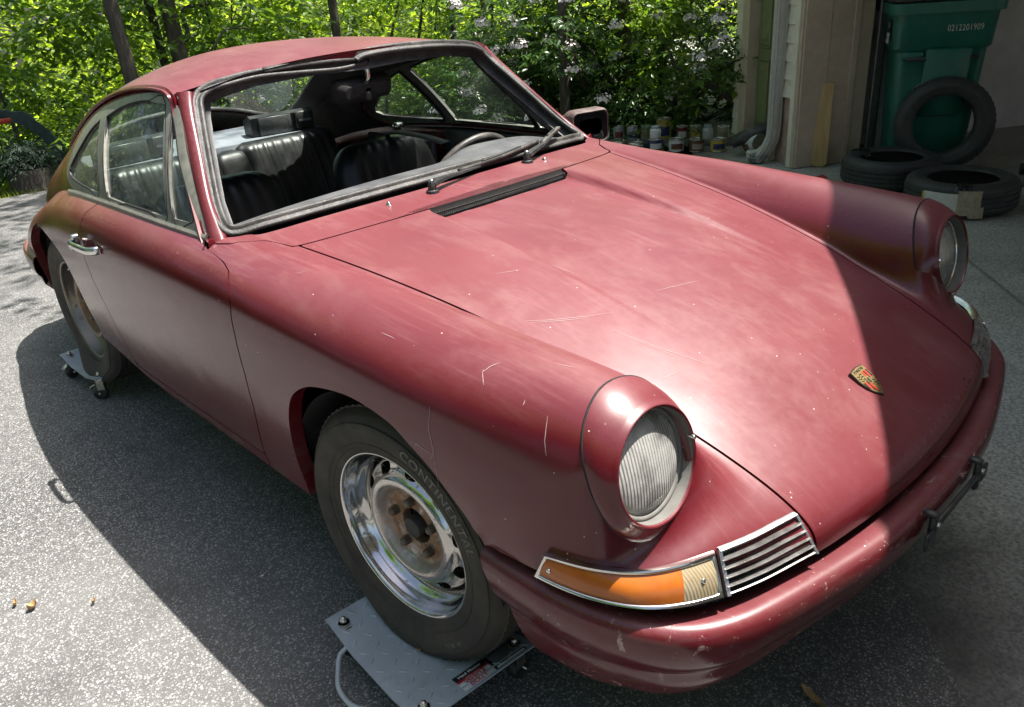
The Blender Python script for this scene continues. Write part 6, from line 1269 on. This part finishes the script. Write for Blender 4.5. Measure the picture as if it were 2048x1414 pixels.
R1=np.random.default_rng(5)
def ok(p): return p[p[:,1]>-1.24+np.where(p[:,0]>5.7,.58,.69)*(p[:,0]+1.485)]
# understorey in three depths
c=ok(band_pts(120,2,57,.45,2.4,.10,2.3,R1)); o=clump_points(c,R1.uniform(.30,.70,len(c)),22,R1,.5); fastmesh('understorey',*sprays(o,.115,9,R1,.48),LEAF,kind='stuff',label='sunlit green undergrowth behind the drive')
c=ok(band_pts(120,2,62,1.6,4.5,-.2,1.6,R1)); o=clump_points(c,R1.uniform(.4,.8,len(c)),16,R1,.6); fastmesh('understorey',*sprays(o,.10,9,R1,.45),LEAFD,kind='stuff',label='dark growth inside the wood, gap shade put into its leaf colour')  # darker leaf colour stands in for the shade in gaps of the wood
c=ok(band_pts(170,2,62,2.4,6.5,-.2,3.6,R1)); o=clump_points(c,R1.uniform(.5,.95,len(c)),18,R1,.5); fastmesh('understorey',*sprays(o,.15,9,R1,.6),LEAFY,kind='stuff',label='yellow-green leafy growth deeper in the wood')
c=ok(band_pts(300,-6,68,6,17,-1.0,7.5,R1)); o=clump_points(c,R1.uniform(.9,1.8,len(c)),17,R1,.6); fastmesh('understorey',*sprays(o,.22,9,R1,.9),LEAF,kind='stuff',label='far woodland foliage closing the view')
c=ok(band_pts(150,2,57,.1,1.2,.0,.5,R1)); o=clump_points(c,R1.uniform(.2,.4,len(c)),12,R1,.5); fastmesh('ground_cover',*sprays(o,.06,9,R1,.25),LEAFD,kind='stuff',label='low dark ground cover along the drive edge')
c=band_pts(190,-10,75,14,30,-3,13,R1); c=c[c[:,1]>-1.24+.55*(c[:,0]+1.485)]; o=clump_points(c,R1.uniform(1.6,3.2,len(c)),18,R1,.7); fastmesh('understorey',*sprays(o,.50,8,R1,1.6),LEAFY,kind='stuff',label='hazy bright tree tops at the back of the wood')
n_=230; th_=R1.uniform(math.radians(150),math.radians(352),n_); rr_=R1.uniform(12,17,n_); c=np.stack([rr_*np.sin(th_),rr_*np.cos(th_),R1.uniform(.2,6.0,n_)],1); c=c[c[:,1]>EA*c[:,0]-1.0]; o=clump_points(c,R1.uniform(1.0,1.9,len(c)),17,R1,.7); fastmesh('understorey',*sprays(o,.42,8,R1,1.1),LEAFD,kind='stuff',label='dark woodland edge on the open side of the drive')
# grass strip at the drive edge
gp_=np.stack([R1.uniform(-3,3,5200),R1.uniform(7.0,7.75,5200),np.full(5200,-.03)],1); h=R1.uniform(.03,.085,5200); az=R1.uniform(0,6.28,5200); w=.004
tip=gp_+np.stack([np.cos(az)*h*.4,np.sin(az)*h*.4,h],1); a_=gp_+np.stack([-np.sin(az)*w,np.cos(az)*w,0*az],1); b_=gp_-np.stack([-np.sin(az)*w,np.cos(az)*w,0*az],1)
V=np.stack([a_,b_,tip],1).reshape(-1,3); fastmesh('grass',V,np.arange(len(V)),np.arange(5200)*3,LEAFY,kind='stuff',label='thin grass strip at the far edge of the drive')
# conifer shrub in the stump
cp=clump_points(np.array([[.43,7.30,.30],[.33,7.28,.25],[.53,7.31,.26]]),np.array([.17,.14,.14]),110,R1,.8); cs=empty('conifer_shrub',(.43,7.30,.17),'dark blue-green conifer shrub growing out of the stump planter','shrub')
NEED=leaf_mat('conifer_needles',(.012,.03,.016),(.022,.048,.026),(.04,.075,.04),.1,.6); V,lo,stt=sprays(cp-np.array([.43,7.30,.17]),.055,12,R1,.14,.1,.14); fastmesh('shrub_needles',V,lo,stt,NEED,cs)
# trees: trunk, limbs, crown
def limb(p0,p1,r0,r1,rg,n=7,wig=.05):
    P=np.array([np.array(p0)*(1-t)+np.array(p1)*t for t in np.linspace(0,1,n)]); P[1:-1]+=rg.normal(0,wig,(n-2,3)); P=smoothpath(P,3); return tube(P,1,9,up=(.3,.2,.9) if abs(p1[2]-p0[2])<1.5 else (1,.2,0),scale=np.linspace(r0,r1,len(P)))
def tree(loc,dia,h,lean_,label,seed,crown=True,z0=-2.0,branches=4,low=1.5,name='forest_tree',leaf=.16,ccount=26,mat=None):
    rg=np.random.default_rng(seed); o=empty(name,loc,label,'tree','trees around the drive')
    top=np.array([lean_[0]*h,lean_[1]*h,h]); P=[(lean_[0]*z0,lean_[1]*z0,z0),(0,0,0),tuple(top*.35+rg.normal(0,.05,3)),tuple(top*.7+rg.normal(0,.1,3)),tuple(top)]
    PP=smoothpath(P,6); parts=[tube(PP,dia/2,12,up=(1,.1,0),scale=np.linspace(1.15,.35,len(PP)))]; ends=[]
    mk('trunk',*parts[0],BARK,o)

    for k in range(branches):
        z=low+(h*.9-low)*(k+rg.uniform(0,.8))/branches; b=np.array([lean_[0]*z,lean_[1]*z,z]); a=rg.uniform(0,6.28); L=rg.uniform(.8,1.6)*(1 if z<3 else 2.0); e=b+np.array([math.cos(a)*L,math.sin(a)*L,rg.uniform(.1,.7)*L]); mk('limb',*limb(b,e,dia*.16,.008,rg),BARK,o); ends.append(e)
    if crown:
        c=np.stack([rg.normal(0,1.5,ccount)+lean_[0]*h,rg.normal(0,1.5,ccount)+lean_[1]*h,rg.uniform(h*.5,h*1.12,ccount)],1); c=np.concatenate([c,np.array(ends)]); q=clump_points(c,np.concatenate([rg.uniform(.6,1.2,ccount),np.full(len(ends),.45)]),15,rg,.6); V,lo,stt=sprays(q,leaf,9,rg,.6); fastmesh('crown',V,lo,stt,mat or LEAF,o)
    return o
T=[((1.66,7.56,-.08),.16,11,(.0,.0),'grey-barked trunk nearest the stump planter, left of the roof'),((2.33,7.86,-.1),.19,12,(.012,.03),'thick dark trunk rising behind the rear of the roof'),((2.47,8.6,-.3),.11,12,(-.02,.0),'slim trunk just behind the thick dark one'),((4.05,7.45,-.2),.12,11,(.0,.0),'slender trunk above the middle of the car roof'),((5.34,6.85,-.3),.09,10,(.0,.01),'thin dark trunk above the right end of the roof'),((4.36,4.13,-.05),.11,10,(.0,.0),'straight dark trunk just left of the far door mirror'),((5.40,4.20,-.2),.16,12,(-.02,.03),'stout trunk behind the flowering laurel'),((6.6,7.7,-.9),.10,9,(.03,.02),'distant thin trunk between roof and mirror')]
for i,(l,d,h,le,lab) in enumerate(T): tree(l,d,h,le,lab,20+i,branches=6,low=.6,ccount=7)
for k in range(14):
    th_=math.radians(R1.uniform(12,54)); dd=R1.uniform(.4,2.8); r_=float(bound(np.array(th_)))+dd; x,y=HUB[0]+r_*math.sin(th_),HUB[1]+r_*math.cos(th_)
    o=empty('sapling',(x,y,float(groundz(dd))),'thin sapling stem among the undergrowth behind the drive','tree','saplings in the undergrowth'); p=[np.zeros(3)]; d=np.array([R1.normal(0,.12),R1.normal(0,.12),1.])
    for j in range(6): d=d+R1.normal(0,.09,3); d/=np.linalg.norm(d); p.append(p[-1]+d*.55)
    P=smoothpath(p,4); mk('stem',*tube(P,1,7,up=(1,.2,0),scale=np.linspace(R1.uniform(.016,.03),.006,len(P))),BARK,o)
    for j in (2,3,4,5):
        a=R1.uniform(0,6.28); e=p[j]+np.array([math.cos(a)*.6,math.sin(a)*.6,R1.uniform(.0,.35)]); mk('branch',*limb(p[j],e,.008,.003,R1,5,.04),BARK,o)
# tall trees that ring the clearing out of view
proto=tree((-13,3,-.3),.35,12,(0,0),'tall leafy tree on the open side of the drive',77,branches=5,low=3,leaf=.34,ccount=46,z0=-.5)
for k,(x,y,rz,s) in enumerate([(-15,-4,1.0,1.1),(-12,10,2.0,1.0),(-14.5,-10,3.1,1.15),(-7,12,.5,.95),(-16,7,4.2,1.1),(-13.5,-.6,5.0,1.0),(-18,-7,2.4,1.2)]):
    o=copy_tree(proto); o.location=(x,y,-.3); o.rotation_euler=(0,0,rz); o.scale=(s,s,s)
# flowering mountain laurel by the garage corner
PETAL=simple('white_laurel_blossom',(.78,.73,.71),.7,var=.12,scale=40)
def laurel(loc,seed,label,n_cl,span,nfl):
    rg=np.random.default_rng(seed); o=empty('mountain_laurel',loc,label,'shrub'); st=[]; tips=[]
    for k in range(7):
        a=rg.uniform(0,6.28); p=[np.zeros(3)]; d=np.array([math.cos(a)*.5,math.sin(a)*.5,.8])
        for j in range(6): d=d+rg.normal(0,.35,3); d[2]=max(d[2],.1); d/=np.linalg.norm(d); p.append(p[-1]+d*span*.24); tips.append(p[-1]) if j>1 else None
        P=smoothpath(p,4); st.append(tube(P,1,8,up=(1,.3,.2),scale=np.linspace(.032,.008,len(P))))
    mk('stems',*join(*st),BARK,o)
    tips=np.array(tips); c=np.concatenate([tips,tips[rg.integers(0,len(tips),n_cl)]+rg.normal(0,span*.22,(n_cl,3))]); q=clump_points(c,rg.uniform(.16,.30,len(c)),12,rg,.7); V,lo,stt=sprays(q,.075,8,rg,.16,.1,.38); fastmesh('leaves',V,lo,stt,LEAFD,o)
    ids=rg.choice(len(c),nfl,replace=len(c)<nfl); 
    for i in ids:
        cc=c[i]+np.array([rg.normal(0,.08),rg.normal(0,.08),.10+rg.uniform(0,.1)])+np.array([-.26,-.20,.02]); m=46; d=rg.normal(size=(m,3)); d/=np.linalg.norm(d,axis=1)[:,None]; d[:,2]=np.abs(d[:,2]); V=[];F=[]
        for e in d*rg.uniform(.03,.085,(m,1)):
            u=np.cross(e,[.3,.2,.9]); u/=np.linalg.norm(u)+1e-9; w_=np.cross(e,u); w_/=np.linalg.norm(w_)+1e-9; r=.013; b=len(V); ce=cc+e
            V+= [ce-e*.12]+[ce+r*(math.cos(a)*u+math.sin(a)*w_) for a in np.linspace(0,6.28,6)[:-1]]; F+=[(b,b+1+j,b+1+(j+1)%5) for j in range(5)]
        mk('flower_cluster',V,F,PETAL,o,kind='stuff')
laurel((5.35,3.75,-.25),3,'flowering laurel bush with white blossom beside the garage corner',60,1.25,48)
laurel((4.95,4.75,-.35),4,'flowering laurel bush behind the paint tins',55,1.15,34)
laurel((6.2,4.2,-.5),6,'tall flowering laurel behind the other bushes, darker leaves',60,1.6,30)
laurel((2.65,8.15,-.25),8,'small laurel with pale blossom above the rear of the roof',30,.9,5)
# crooked bare branch in front of the laurel
cb=np.random.default_rng(4); mk('fallen_branch',*tube(smoothpath([(5.05,2.62,.25),(4.98,2.85,.42),(4.95,3.05,.50),(4.98,3.3,.62),(5.1,3.5,.80)],6),.03,9,up=(1,0,.2),scale=np.linspace(1.1,.5,25)),BARK,label='crooked grey branch reaching out beside the garage wall',cat='branch')
